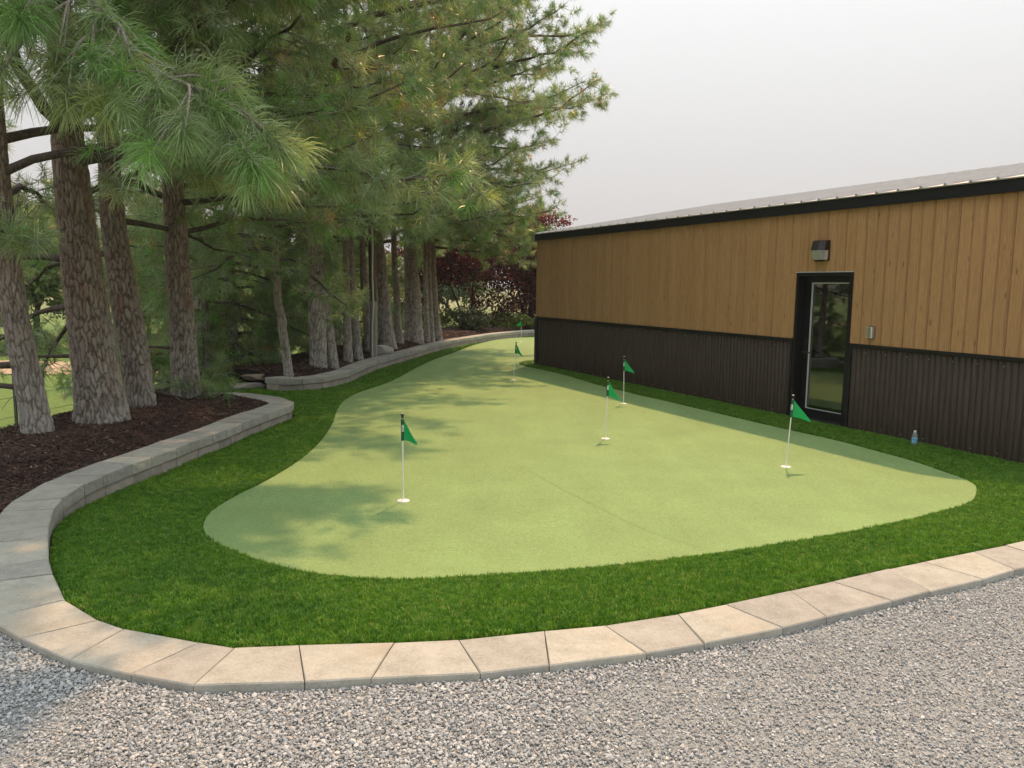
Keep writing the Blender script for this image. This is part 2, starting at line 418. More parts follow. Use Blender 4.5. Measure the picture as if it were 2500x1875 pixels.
m.set(Base_Color=m.ramp(g, [(0.3, (0.16, 0.14, 0.12)), (0.7, (0.36, 0.33, 0.29))]), Roughness=0.85); MAT['twig'] = m.m

# ------------------------------------------------------------------ plan of the place (metres; camera over the origin, +Y ahead)
ZC = 0.20        # top of the cap stones
ZG = 0.158       # gravel yard
A1 = [(2.97, 4.959), (2.55, 4.76), (2.268, 4.619), (1.845, 4.399), (1.552, 4.251), (1.14, 4.044), (0.862, 3.915), (0.474, 3.767),
      (0.171, 3.692), (-0.235, 3.583), (-0.532, 3.543), (-0.963, 3.499), (-1.247, 3.469), (-1.431, 3.522), (-1.84, 3.659), (-2.015, 3.757),
      (-2.319, 4.003)]
B1 = [(3.04, 4.64), (2.75, 4.47), (2.34, 4.27), (2.06, 4.12), (1.62, 3.90), (1.35, 3.76), (0.92, 3.58), (0.63, 3.47),
      (0.18, 3.34), (-0.12, 3.26), (-0.58, 3.20), (-0.85, 3.16), (-1.30, 3.12), (-1.60, 3.21), (-1.93, 3.33), (-2.27, 3.54), (-2.56, 3.76)]
A1L = [(-2.319, 4.003), (-2.503, 4.245), (-2.753, 4.607), (-2.999, 5.026), (-3.264, 5.522), (-3.404, 5.888), (-3.487, 6.281), (-3.494, 6.588),
       (-3.478, 6.889), (-3.434, 7.337), (-3.374, 7.613), (-3.344, 8.144), (-3.309, 8.441), (-3.233, 8.865), (-3.214, 9.242), (-3.17, 9.716),
       (-3.12, 10.15), (-3.03, 10.75), (-3.06, 11.12), (-3.2, 11.39), (-3.42, 11.62), (-3.68, 11.83), (-4.0, 11.99), (-4.42, 12.03), (-4.85, 11.95)]
A1R = [(5.2, 6.6), (4.75, 6.12), (4.3, 5.72), (3.86, 5.42), (3.4, 5.17), (2.97, 4.959)]
A2 = [(-4.32, 13.85), (-4.15, 13.72), (-3.845, 13.68), (-3.465, 13.9), (-3.2, 14.5), (-3.085, 15.108), (-3.04, 16.02), (-2.97, 17.233), (-2.704, 18.916),
      (-2.46, 20.378), (-2.08, 22.756), (-1.667, 24.541), (-1.15, 26.177), (-0.4, 28.206), (0.9, 30.4), (2.5, 31.9), (5.0, 33.2)]
GREEN = [(-2.283, 5.757), (-2.407, 6.238), (-2.393, 6.787), (-2.308, 7.296), (-2.238, 7.987), (-2.226, 8.728), (-2.278, 9.562), (-2.398, 10.549),
         (-2.604, 11.832), (-2.679, 12.692), (-2.631, 13.644), (-2.411, 14.764), (-2.278, 15.921), (-2.178, 17.645), (-1.96, 19.982), (-1.68, 21.8),
         (-1.40, 23.909), (-1.1, 25.685), (-0.62, 27.655), (-0.05, 28.759), (0.784, 29.7), (2.2, 30.2), (3.6, 28.5), (3.9, 25), (3.0, 22.2), (1.5, 20.9), (0.5, 20.1), (0.2, 19.55), (0.16, 19.25),
         (0.282, 18.605), (0.978, 17.144), (1.389, 15.93), (1.62, 15.181), (1.985, 14.3), (2.2, 13.757), (2.43, 13.298), (3.0, 11.99), (3.53, 10.798),
         (3.703, 10.433), (3.858, 10.121), (4.0, 9.827), (4.118, 9.523), (4.25, 9.1), (4.391, 8.655), (4.45, 8.254), (4.43, 7.752), (4.385, 7.507),
         (4.30, 7.225), (4.201, 7.036), (4.098, 6.865), (3.949, 6.638), (3.761, 6.447), (3.478, 6.252), (3.145, 6.03), (2.949, 5.9), (2.638, 5.71),
         (2.206, 5.479), (1.654, 5.22), (1.225, 5.07), (0.83, 4.953), (0.436, 4.87), (0.066, 4.80), (-0.287, 4.738), (-0.675, 4.685), (-0.97, 4.733),
         (-1.319, 4.869), (-1.629, 5.026), (-1.944, 5.28), (-2.159, 5.52)]
GREENS = smooth_line(GREEN, 0.15, closed=True)
WD = np.array([math.sin(-0.441), math.cos(-0.441)]); WNv = np.array([WD[1], -WD[0]]); WOFF = 8.681   # the building's long wall
S_FAR, S_NEAR = 17.06, 1.6
def wall_pt(s, out=0.0): return WNv * (WOFF - out) + WD * s

KERB = np.vstack([smooth_line(A1R, 0.06), smooth_line(A1, 0.06), smooth_line(A1L, 0.06)])
_amp = np.interp(np.arange(len(KERB)), [0, 1], [0.185, 0.185])
_w = np.where(KERB[:, 1] > 0, 0.185, 0)
_left = KERB[:, 0] < -2.0
_amp = np.where(_left, np.interp(KERB[:, 1], [3.7, 4.2, 5.0, 5.5, 6.2, 30], [0.185, 0.155, 0.075, 0.025, -0.012, -0.015]), 0.185)
def zturf(xy):
    xy = np.asarray(xy, float); z = np.zeros(len(xy))
    near = (xy[:, 1] < 14.5)
    idx = np.where(near)[0]
    for c0 in range(0, len(idx), 4000):
        ii = idx[c0:c0 + 4000]
        r = np.hypot(xy[ii, 0][:, None] - KERB[None, :, 0], xy[ii, 1][:, None] - KERB[None, :, 1]) / 1.9
        s = np.clip(1 - r, 0, 1); z[ii] = (_amp[None] * s * s * (3 - 2 * s)).max(1)
    return z

ROW = np.array([(-5.6, -30), (-5.55, 6), (-5.25, 9), (-5.1, 12.4), (-5.35, 14.2), (-4.9, 17), (-4.4, 20), (-3.9, 23), (-3.2, 27), (-2.2, 31), (-0.5, 35.5), (3, 39), (40, 60)])
def behind(xy):
    """signed distance behind the planting row (positive = away from the green)"""
    xy = np.asarray(xy, float); d = dist_poly(xy, ROW, closed=False)
    left = inside(xy, np.vstack([ROW, [(40, 9000), (-9000, 9000), (-9000, -30)]]))
    return np.where(left, d, -d)
def terr(xy):
    d = behind(xy); t = np.clip(d / 3.2, 0, 1); t = t * t * (3 - 2 * t)
    return np.where(d > -0.6, 0.16 - 1.16 * t, -0.3)

# ---- ground to the horizon
g = np.concatenate([-np.geomspace(60, 4000, 16)[::-1], np.arange(-58, -16, 2.0), np.arange(-16, 8, 0.5), np.arange(8, 60, 2.5), np.geomspace(60, 4000, 16)])
h = np.concatenate([-np.geomspace(30, 4000, 14)[::-1], np.arange(-28, 0, 2.5), np.arange(0, 42, 0.5), np.arange(42, 100, 3), np.geomspace(100, 4000, 16)])
gx, gy = np.meshgrid(g, h); P = np.stack([gx.ravel(), gy.ravel()], 1)
nx, ny = len(g), len(h); ii = (np.arange(ny - 1)[:, None] * nx + np.arange(nx - 1)[None]).ravel()
m = Mat('lawn_grass'); p = m.pos()
c = m.ramp(m.noise(p, 6, 5, 0.7), [(0.25, (0.05, 0.10, 0.016)), (0.5, (0.095, 0.175, 0.026)), (0.75, (0.15, 0.235, 0.045))])
far_ = m.ramp(m.math('DIVIDE', m.n('SeparateXYZ', Vector=p).outputs['Y'], 400.0), [(0.10, (0, 0, 0)), (0.3, (1, 1, 1))])
c = m.mix(m.math('MULTIPLY', far_, m.noise(p, 0.03, 3)), c, (0.26, 0.23, 0.12))
m.set(Base_Color=c, Roughness=0.9); m.bump(m.noise(p, 40, 4), 0.8, 0.03); MAT['lawn'] = m.m
zz = terr(P)
tag(obj('ground', npmesh('ground', np.column_stack([P, zz]), np.stack([ii, ii + 1, ii + nx + 1, ii + nx], 1), MAT['lawn'], smooth=True)), kind='structure')
m = Mat('dry_soil'); p = m.pos()
m.set(Base_Color=m.ramp(m.noise(p, 3, 5, 0.7), [(0.3, (0.30, 0.23, 0.15)), (0.6, (0.42, 0.33, 0.22)), (0.8, (0.5, 0.41, 0.29))]), Roughness=0.95); MAT['dry'] = m.m
poly = smooth_line([(-60, 31), (-40, 27), (-24, 24.6), (-13, 24.2), (-9.5, 25), (-9.3, 27), (-13, 27.8), (-24, 29), (-40, 33), (-60, 38)], 1.0, closed=True)
tag(obj('dirt_path', sheet('dirt_path', poly, lambda q: terr(q) + 0.02, MAT['dry'], 1.5)), kind='structure')

# ---- gravel yard
GP = [(-16, -14), (20, -14), (20, 12), (9.0, 9.2), (5.35, 6.45)] + [tuple(b) for b in (np.array([4.85, 5.98]), np.array([4.4, 5.57]), np.array([3.93, 5.25]), np.array([3.5, 5.0]))] + \
     [((a[0] + b[0]) / 2, (a[1] + b[1]) / 2) for a, b in zip(A1, B1)] + [(-2.9, 4.3), (-3.6, 4.75), (-5, 5.0), (-7, 5.4), (-16, 5.8)]
GP = np.array(GP)
def zgrav(xy): return ZG + 0.012 * (vnoise(xy, 1.4, 5, 3) - 0.5)
tag(obj('gravel_yard', sheet('gravel_yard', GP, zgrav, MAT['fines'], 0.35)), kind='structure')

# ---- turf fringe and putting green
in_ = lambda L, d: [tuple(p) for p in L]
FR = [tuple(p) for p in KERB - 0.0] + [(-5.3, 12.5), (-5.3, 14.2), (-4.6, 14.2)] + [tuple(p) for p in smooth_line(A2, 0.3)] + [(9, 33.5), (9, 20)] + \
     [tuple(wall_pt(S_FAR + 0.2, -0.6)), tuple(wall_pt(S_FAR + 0.05, -0.05)), tuple(wall_pt(0.9, -0.05))]
FR = np.array(FR)
# widen by tucking the outline a little under the cap stones
tag(obj('turf_fringe', sheet('turf_fringe', FR, lambda q: zturf(q) - 0.004, MAT['fringe'], 0.3)), kind='structure')
tag(obj('putting_green', sheet('putting_green', GREENS, lambda q: zturf(q) + 0.008, MAT['green'], 0.25)), kind='structure')
# seam in the green: a thin joint line between two turf rolls
m = Mat('turf_seam'); m.set(Base_Color=(0.205, 0.305, 0.122), Roughness=0.9); MAT['seam'] = m.m
mb = MB(); sp0 = smooth_line([(1.36, 5.25), (0.55, 7.0), (0.1, 8.1), (-0.15, 8.7)], 0.12)
for a, b in zip(sp0[:-1], sp0[1:]):
    t = (b - a) / np.hypot(*(b - a)); nn = np.array([-t[1], t[0]]) * 0.0016
    q = np.array([a - nn, b - nn, b + nn, a + nn]); z = zturf(q) + 0.0125
    mb.add([(q[k][0], q[k][1], z[k]) for k in range(4)], [(0, 1, 2, 3)])
tag(obj('turf_seam', mb.mesh('turf_seam', MAT['seam'])), kind='structure')

# ---- scatter by geometry nodes (only for what nobody could count)
def scatter(name, pts, rot, scl, variants):
    pts = np.asarray(pts, np.float32); n = len(pts)
    me = bpy.data.meshes.new(name); me.vertices.add(n); me.vertices.foreach_set('co', pts.ravel())
    for nm, arr in (('rot', rot), ('scl', scl)):
        a = me.attributes.new(nm, 'FLOAT_VECTOR', 'POINT'); a.data.foreach_set('vector', np.asarray(arr, np.float32).ravel())
    a = me.attributes.new('pick', 'INT', 'POINT'); a.data.foreach_set('value', RNG.integers(0, len(variants), n).astype(np.int32))
    o = obj(name, me)
    cc = bpy.data.collections.new(name + '_source')
    for i, vm in enumerate(variants):
        cc.objects.link(bpy.data.objects.new(name + '_piece', vm))
    ng = bpy.data.node_groups.new(name + '_nodes', 'GeometryNodeTree')
    ng.interface.new_socket('Geometry', in_out='INPUT', socket_type='NodeSocketGeometry')
    ng.interface.new_socket('Geometry', in_out='OUTPUT', socket_type='NodeSocketGeometry')
    N, L = ng.nodes, ng.links
    gi, go = N.new('NodeGroupInput'), N.new('NodeGroupOutput')
    ci = N.new('GeometryNodeCollectionInfo'); ci.inputs['Collection'].default_value = cc
    ci.inputs['Separate Children'].default_value = True; ci.inputs['Reset Children'].default_value = True
    ip = N.new('GeometryNodeInstanceOnPoints'); ip.inputs['Pick Instance'].default_value = True
    def attr(nm, dt):
        x = N.new('GeometryNodeInputNamedAttribute'); x.data_type = dt; x.inputs['Name'].default_value = nm
        return x.outputs['Attribute']
    e = N.new('FunctionNodeEulerToRotation')
    L.new(attr('rot', 'FLOAT_VECTOR'), e.inputs[0]); L.new(e.outputs[0], ip.inputs['Rotation'])
    L.new(attr('scl', 'FLOAT_VECTOR'), ip.inputs['Scale']); L.new(attr('pick', 'INT'), ip.inputs['Instance Index'])
    L.new(gi.outputs[0], ip.inputs['Points']); L.new(ci.outputs[0], ip.inputs['Instance']); L.new(ip.outputs[0], go.inputs[0])
    md = o.modifiers.new('scatter', 'NODES'); md.node_group = ng
    return o

def jgrid(poly, cell, jit=0.9, view=None, keep=None):
    lo, hi = np.min(poly, 0), np.max(poly, 0)
    gx, gy = np.meshgrid(np.arange(lo[0], hi[0], cell), np.arange(lo[1], hi[1], cell))
    P = np.stack([gx.ravel(), gy.ravel()], 1); P += (RNG.random(P.shape) - 0.5) * cell * jit
    if keep is not None: P = P[RNG.random(len(P)) < keep(np.hypot(P[:, 0], P[:, 1]))]
    if view is not None: P = P[in_view(np.column_stack([P, np.full(len(P), view)]), 0.28)]
    return P[inside(P, poly)]

# gravel stones
def stone_variant(k):
    r = np.random.default_rng(100 + k)
    import bmesh
    bm = bmesh.new(); bmesh.ops.create_icosphere(bm, subdivisions=1, radius=1.0)
    s = np.array([1.0, r.uniform(0.6, 0.9), r.uniform(0.35, 0.65)])
    planes = [(v / np.linalg.norm(v), r.uniform(0.5, 0.8)) for v in r.normal(size=(7, 3))]
    for v in bm.verts:
        c = np.array(v.co) * r.uniform(0.9, 1.15)
        for nn, d in planes:
            e = c @ nn - d
            if e > 0: c = c - nn * e
        v.co = c * s
    me = bpy.data.meshes.new('gravel_piece'); bm.to_mesh(me); bm.free(); me.materials.append(MAT['stone']); return me
P = jgrid(np.array([(-6.0, 0.9), (7, 0.9), (7, 7.0), (-6.0, 7.0)]), 0.0100, view=ZG)
P = P[inside(P, GP)]
kerb_out = np.vstack([smooth_line([(5.55, 6.38), (5.0, 5.85), (4.5, 5.42), (3.98, 5.08), (3.5, 4.86)] + B1 + [(-2.85, 4.05), (-3.1, 4.3), (-4.2, 4.62), (-5.5, 4.85), (-7.6, 5.2)], 0.1)])
kp = np.vstack([kerb_out, [(-7.6, 20), (20, 20), (20, 6.4)]])
P = P[~inside(P, kp)]
P = P[in_view(np.column_stack([P, np.full(len(P), ZG)]), 0.28)]
dk = dist_poly(P, kerb_out, closed=False)
den = np.clip(vnoise(P, 1.1, 9, 3) * 1.9 - 0.30 - 0.16 * np.clip(P[:, 0], 0, 3.2) + 0.55 * np.exp(-dk / 0.22) + 0.45 * np.clip(0.6 - P[:, 0], 0, 1), 0.62, 1)
keep = RNG.random(len(P)) < den; P, den = P[keep], den[keep]
sz = 0.86 * (0.0048 + 0.0095 * RNG.random(len(P)) ** 2.0) * (0.62 + 0.45 * den); sz = np.where(RNG.random(len(P)) < 0.012, sz * 1.6, sz) * (1 + 0.08 * np.clip(0.8 - P[:, 0], 0, 1))
z = zgrav(P) + 0.15 * sz + 0.010 * RNG.random(len(P)) * den
rot = np.column_stack([RNG.normal(0, 0.45, len(P)), RNG.normal(0, 0.45, len(P)), RNG.random(len(P)) * 6.28])
tag(scatter('gravel_stones', np.column_stack([P, z]), rot, np.repeat(sz[:, None], 3, 1), [stone_variant(k) for k in range(9)]),
    'loose grey and beige crushed gravel covering the yard in the foreground', 'gravel', kind='stuff')

# turf blades
def clump(k, rad, nb, h, w):
    r = np.random.default_rng(300 + k); V = []; F = []
    for b in range(nb):
        a, q = r.random() * 6.28, rad * math.sqrt(r.random()); x, y = q * math.cos(a), q * math.sin(a)
        d = r.random() * 6.28; lean = r.uniform(0.2, 1.0); hh = h * r.uniform(0.65, 1.15); ww = w * r.uniform(0.7, 1.2)
        ux, uy = math.cos(d), math.sin(d); px, py = -uy * ww / 2, ux * ww / 2; i = len(V)
        m1 = lean * hh * 0.25; m2 = lean * hh * 0.75
        V += [(x - px, y - py, 0), (x + px, y + py, 0), (x + ux * m1 + px * .9, y + uy * m1 + py * .9, hh * .62), (x + ux * m1 - px * .9, y + uy * m1 - py * .9, hh * .62),
              (x + ux * m2, y + uy * m2, hh)]
        F += [(i, i + 1, i + 2, i + 3), (i + 3, i + 2, i + 4)]
    return pymesh('turf_clump', V, F, MAT['blade'])
TP = np.array(FR)
P = jgrid(TP, 0.019, view=0.0, keep=lambda d: np.clip((8.0 / np.maximum(d, 1)) ** 1.7, 0.05, 1))
P = P[~inside(P, GREENS)]
dg = dist_poly(P, GREENS); de = dist_poly(P, TP)
ok = (dg > 0.012) & (de > 0.02); P = P[ok]
bw = wall_pt(0, 0.05)
P = P[(P @ WNv < WOFF - 0.03) | (P @ WD > S_FAR + 0.02)]
dist = np.hypot(P[:, 0], P[:, 1])
nrm = np.clip(dist / 8.0, 1, 3) ** 0.85
sc = nrm * RNG.uniform(0.8, 1.2, len(P))
hz = RNG.uniform(0.75, 1.15, len(P)) * (0.85 + 0.3 * vnoise(P, 3, 4))
z = zturf(P)
near_edge = dist_poly(P, GREENS) < 0.05 * nrm
sc = np.where(near_edge, np.minimum(sc, 1.2), sc)
tag(scatter('turf_blades', np.column_stack([P, z]), np.column_stack([RNG.normal(0, .12, len(P)), RNG.normal(0, .12, len(P)), RNG.random(len(P)) * 6.28]),
            np.column_stack([sc, sc, hz * np.minimum(sc, 1.15)]), [clump(k, 0.019, 15, 0.0255, 0.0040) for k in range(8)]),
    'dark green artificial turf blades of the fringe around the putting green', 'turf', kind='stuff')

# fallen dry needles and straw
def straw(k):
    r = np.random.default_rng(900 + k); n = 4; V = []; L = 1.0; bend = r.normal(0, 0.18)
    for i in range(n):
        t = i / (n - 1) - 0.5; y = bend * (t * t - 0.1); V += [(t * L, y - 0.010, 0.0), (t * L, y + 0.010, 0.012)]
    return pymesh('dry_needle', V, [(2 * i, 2 * i + 2, 2 * i + 3, 2 * i + 1) for i in range(n - 1)], plain('dry_straw', (0.36, 0.32, 0.19), 0.8))
P = jgrid(np.array([(-5.0, 3.0), (4.5, 3.0), (4.5, 16), (-5.0, 16)]), 0.11, view=0.1)
w_ = np.clip(np.exp(-(P[:, 0] + 3.2) / 1.5), 0, 1) * 0.07 + 0.002
P = P[RNG.random(len(P)) < w_]
fr_ = inside(P, FR); gn_ = inside(P, GREENS)
zz_ = np.where(gn_, zturf(P) + 0.013, np.where(fr_, zturf(P) + 0.034, ZC + 0.003)); P = P[fr_]; zz_ = zz_[fr_]; s_ = RNG.uniform(0.035, 0.08, len(P))
tag(scatter('fallen_needles', np.column_stack([P, zz_]), np.column_stack([RNG.normal(0, .12, len(P)), RNG.normal(0, .12, len(P)), RNG.random(len(P)) * 6.28]), np.repeat(s_[:, None], 3, 1), [straw(k) for k in range(4)]),
    'pale dry pine needles scattered over the turf near the trees', 'pine needles', kind='stuff')

# ---- retaining walls
def offset(L, d):
    L = np.asarray(L, float); T = np.gradient(L, axis=0); T /= np.linalg.norm(T, axis=1, keepdims=True)
    return L + np.column_stack([-T[:, 1], T[:, 0]]) * d
def resample(L, steps):
    L = np.asarray(L, float); seg = np.hypot(*np.diff(L, axis=0).T); cum = np.concatenate([[0], np.cumsum(seg)])
    pos, s, k = [0.0], 0.0, 0
    while s + steps[k % len(steps)] < cum[-1]:
        s += steps[k % len(steps)]; pos.append(s); k += 1
    if cum[-1] - pos[-1] > 0.2: pos.append(cum[-1])
    pos = np.array(pos)
    return np.column_stack([np.interp(pos, cum, L[:, 0]), np.interp(pos, cum, L[:, 1])]), pos
def cap_stone(a0, a1, b1, b0, z0, z1, rough, parent, mat, r, name='cap_stone'):
    """a0-a1 is the turf face; split-faced there, chamfered top edges elsewhere"""
    c = (a0 + a1 + b0 + b1) / 4; g = 0.0022 if rough <= 0 else 0.0045
    def sh(p, o1, o2):
        v1 = (o1 - p) / max(np.hypot(*(o1 - p)), 1e-6); v2 = (o2 - p) / max(np.hypot(*(o2 - p)), 1e-6); return p + v1 * g + v2 * g * 0.3
    a0, a1, b1, b0 = sh(a0, a1, b0), sh(a1, a0, b1), sh(b1, b0, a1), sh(b0, b1, a0)
    nseg = 7 if rough > 0 else 1
    nrm = np.array([(a1 - a0)[1], -(a1 - a0)[0]]); nrm /= max(np.hypot(*nrm), 1e-6)
    if nrm @ (a0 - b0) < 0: nrm = -nrm
    V = []; F = []; cx_, cy_ = c
    ch = 0.006; rows = [z0, z0 + (z1 - z0) * 0.35, z0 + (z1 - z0) * 0.72, z1 - ch, z1]
    tilt = r.normal(0, 0.0012, 2)
    rough = rough * 0.45
    for ri, z in enumerate(rows):
        for k in range(nseg + 1):
            t = k / nseg; q = a0 + (a1 - a0) * t
            if rough > 0:
                q = q + nrm * (r.normal(0, rough) if 0 < ri < 3 else -rough * 0.6 + r.normal(0, rough * 0.4) - (0.008 if ri == 4 else 0))
            elif ri == 4: q = q - nrm * ch
            V.append((q[0] - cx_, q[1] - cy_, z + (tilt[0] * (t - .5) if ri == 4 else 0)))
        for t in (0, 1):
            q = b1 if t == 0 else b0
            if ri == 4: q = q + (c - q) * 0.03
            V.append((q[0] - cx_, q[1] - cy_, z))
    n = nseg + 3
    for ri in range(len(rows) - 1):
        for k in range(n):
            j = (k + 1) % n; F.append((ri * n + k, ri * n + j, (ri + 1) * n + j, (ri + 1) * n + k))
    F.append(tuple(range(4 * n, 5 * n))); F.append(tuple(range(n - 1, -1, -1)))
    F = [f[::-1] for f in F]
    return obj(name, pymesh(name, V, F, mat), parent, (cx_, cy_, 0))

r1 = np.random.default_rng(21)
w1 = thing('retaining_wall', 'low beige split-face block wall with capstones sweeping along gravel and around the nearer mulch bed', 'wall')
R_, _ = resample(smooth_line(A1R, 0.05)[::-1], [0.32, 0.47]); RB = offset(R_, -0.343); RB[0] = B1[0]
for i in range(len(R_) - 1):
    cap_stone(R_[i + 1], R_[i], RB[i], RB[i + 1], ZC - 0.1, ZC + r1.normal(0, .0022), 0, w1, MAT['cap'], r1)
A1n, B1n = np.array(A1), np.array(B1)
for i in range(len(A1) - 1):
    cap_stone(A1n[i], A1n[i + 1], B1n[i + 1], B1n[i], ZC - 0.1, ZC + r1.normal(0, .0022), 0 if i < 14 else 0.003, w1, MAT['cap'], r1)
LL = smooth_line(A1L, 0.03); LJ, pos = resample(LL, [0.45, 0.30]); OFF = offset(LL, 0.343)
seg = np.concatenate([[0], np.cumsum(np.hypot(*np.diff(LL, axis=0).T))])
skew = np.array([(0.05 if k % 2 else -0.05) for k in range(len(pos))]); skew[0] = 0
LB = np.column_stack([np.interp(pos + skew, seg, OFF[:, 0]), np.interp(pos + skew, seg, OFF[:, 1])]); LB[0] = B1n[-1]
for i in range(len(LJ) - 1):
    cap_stone(LJ[i], LJ[i + 1], LB[i + 1], LB[i], ZC - 0.1, ZC + r1.normal(0, .0022), 0.004, w1, MAT['cap'], r1)
I1 = offset(LL, 0.028); I2 = offset(LL, 0.24)
JJ, pos2 = resample(I1, [0.42, 0.31, 0.45]); seg2 = np.concatenate([[0], np.cumsum(np.hypot(*np.diff(I1, axis=0).T))])
J2 = np.column_stack([np.interp(pos2, seg2, I2[:, 0]), np.interp(pos2, seg2, I2[:, 1])])
for i in range(len(JJ) - 1):
    cap_stone(JJ[i], JJ[i + 1], J2[i + 1], J2[i], -0.06, ZC - 0.105, 0.004, w1, MAT['block'], r1, 'wall_block')
w2 = thing('retaining_wall', 'low block wall with pale capstones curving away around the farther mulch bed under the trunks', 'wall')
ZC2 = 0.22
L2 = smooth_line(A2, 0.04); O2 = offset(L2, 0.33); J, pos = resample(L2, [0.45, 0.30])
seg = np.concatenate([[0], np.cumsum(np.hypot(*np.diff(L2, axis=0).T))]); sk = np.array([(0.045 if k % 2 else -0.045) for k in range(len(pos))]); sk[0] = 0
JB = np.column_stack([np.interp(pos + sk, seg, O2[:, 0]), np.interp(pos + sk, seg, O2[:, 1])])
for i in range(len(J) - 1):
    cap_stone(J[i], J[i + 1], JB[i + 1], JB[i], ZC2 - 0.1, ZC2 + r1.normal(0, .0015), 0.004, w2, MAT['cap'], r1)
I1 = offset(L2, 0.028); I2 = offset(L2, 0.24); JJ, pos2 = resample(I1, [0.31, 0.43, 0.42]); seg2 = np.concatenate([[0], np.cumsum(np.hypot(*np.diff(I1, axis=0).T))])
J2 = np.column_stack([np.interp(pos2, seg2, I2[:, 0]), np.interp(pos2, seg2, I2[:, 1])])
for i in range(len(JJ) - 1):
    cap_stone(JJ[i], JJ[i + 1], J2[i + 1], J2[i], -0.06, ZC2 - 0.105, 0.004, w2, MAT['block'], r1, 'wall_block')

# ---- mulch beds
BED1 = np.array([tuple(p) for p in offset(LL, 0.31)] + [(-5.2, 12.0), (-5.35, 10.5), (-5.5, 9), (-5.8, 7.5), (-6.6, 6.5), (-7.4, 5.6), (-7.6, 5.2), (-6.4, 4.95), (-5.0, 4.75), (-4.0, 4.55), (-3.3, 4.35)])
BED2 = np.array([tuple(p) for p in offset(smooth_line(A2, 0.15), 0.30)] + [(6, 36), (3, 38), (-0.7, 35), (-2.5, 31), (-3.5, 27), (-4.2, 23), (-4.7, 20), (-5.2, 17), (-5.5, 14.6)])
E1 = offset(LL, 0.32); E2 = offset(smooth_line(A2, 0.2), 0.32)
def zbed(xy, edge=None):
    xy = np.asarray(xy, float); e = E1 if xy[:, 1].mean() < 12.6 else E2
    d = dist_poly(xy, e, closed=False); t = np.clip(d / 0.55, 0, 1)
    z = 0.175 + 0.115 * t * t * (3 - 2 * t) + 0.03 * (vnoise(xy, 2.2, 3, 3) - 0.5)
    b = behind(xy); return np.where(b > 0.05, z - np.clip((b - 0.05) * 0.45, 0, 2), z)
tag(obj('mulch_bed', sheet('mulch_bed', BED1, zbed, MAT['soil'], 0.2)), kind='structure')
tag(obj('mulch_bed', sheet('mulch_bed', BED2, zbed, MAT['soil'], 0.3)), kind='structure')
def chip_variant(k):
    r = np.random.default_rng(500 + k); L = r.uniform(0.7, 1.0); V = []; n = 4
    for i in range(n):
        t = i / (n - 1) - 0.5; w = 0.11 * (1 - abs(t) * r.uniform(0.4, 1.5)); b = r.normal(0, 0.06, 2); hh = r.uniform(0.03, 0.06)
        V += [(t * L, -w + b[0], b[1]), (t * L, w + b[0], b[1] - 0.01), (t * L, w * .6 + b[0], b[1] + hh), (t * L, -w * .7 + b[0], b[1] + hh)]
    F = [(3, 2, 1, 0), (12, 13, 14, 15)]
    for i in range(n - 1):
        for q in range(4): F.append((i * 4 + q, i * 4 + (q + 1) % 4, i * 4 + 4 + (q + 1) % 4, i * 4 + 4 + q))
    return pymesh('bark_chip', V, F, MAT['chip'])
CV = [chip_variant(k) for k in range(8)]
def mulch(name, poly, cell, label, size):
    P = jgrid(poly, cell, view=0.25); P = P[dist_poly(P, poly) > 0.025]
    s = size * RNG.uniform(0.5, 1.5, len(P)); z = zbed(P) + 0.004 + 0.012 * RNG.random(len(P))
    tag(scatter(name, np.column_stack([P, z]), np.column_stack([RNG.normal(0, .3, len(P)), RNG.normal(0, .28, len(P)), RNG.random(len(P)) * 6.28]),
                np.column_stack([s, s * RNG.uniform(.5, 1.3, len(P)), s]), CV), label, 'mulch', kind='stuff')
mulch('bark_mulch', BED1, 0.021, 'dark brown shredded bark mulch in the nearer tree bed', 0.058)
mulch('bark_mulch', BED2[:], 0.042, 'dark brown shredded bark mulch in the farther tree bed', 0.085)

# ------------------------------------------------------------------ building
BZ = thing('metal_building', 'long low building with wood-look boards above dark corrugated wainscot and black fascia', 'building',
           (*wall_pt(0), 0), 0)
# local frame: +x runs from the near end to the far end (s), +y points out of the wall to the green
Mw = Matrix(((WD[0], -WNv[0], 0, wall_pt(0)[0]), (WD[1], -WNv[1], 0, wall_pt(0)[1]), (0, 0, 1, 0), (0, 0, 0, 1)))
BZ.matrix_world = Mw      # (WD, -WNv, Z) is right-handed
HW, HF0, HF1, HR = 1.143, 2.941, 3.075, 3.075
D0, D1, DT = 7.763, 8.778, 2.10
def part(name, mb, mats, parent=BZ, smooth=False): return obj(name, mb.mesh(name, mats, smooth), parent)
# carcass behind the cladding (left open at the door)
mb = MB(); ZT = HF1 - 0.03
mb.box(S_NEAR, D0, -0.17, -0.03, -0.3, ZT); mb.box(D1, S_FAR - 0.02, -0.17, -0.03, -0.3, ZT); mb.box(D0 + .001, D1 - .001, -0.17, -0.03, DT, ZT)
mb.box(S_FAR - 0.17, S_FAR - 0.02, -10, -0.171, -0.3, ZT); mb.box(S_NEAR, S_NEAR + 0.15, -10, -0.171, -0.3, ZT)
part('wall', mb, plain('sheathing', (0.05, 0.045, 0.04), 0.8))
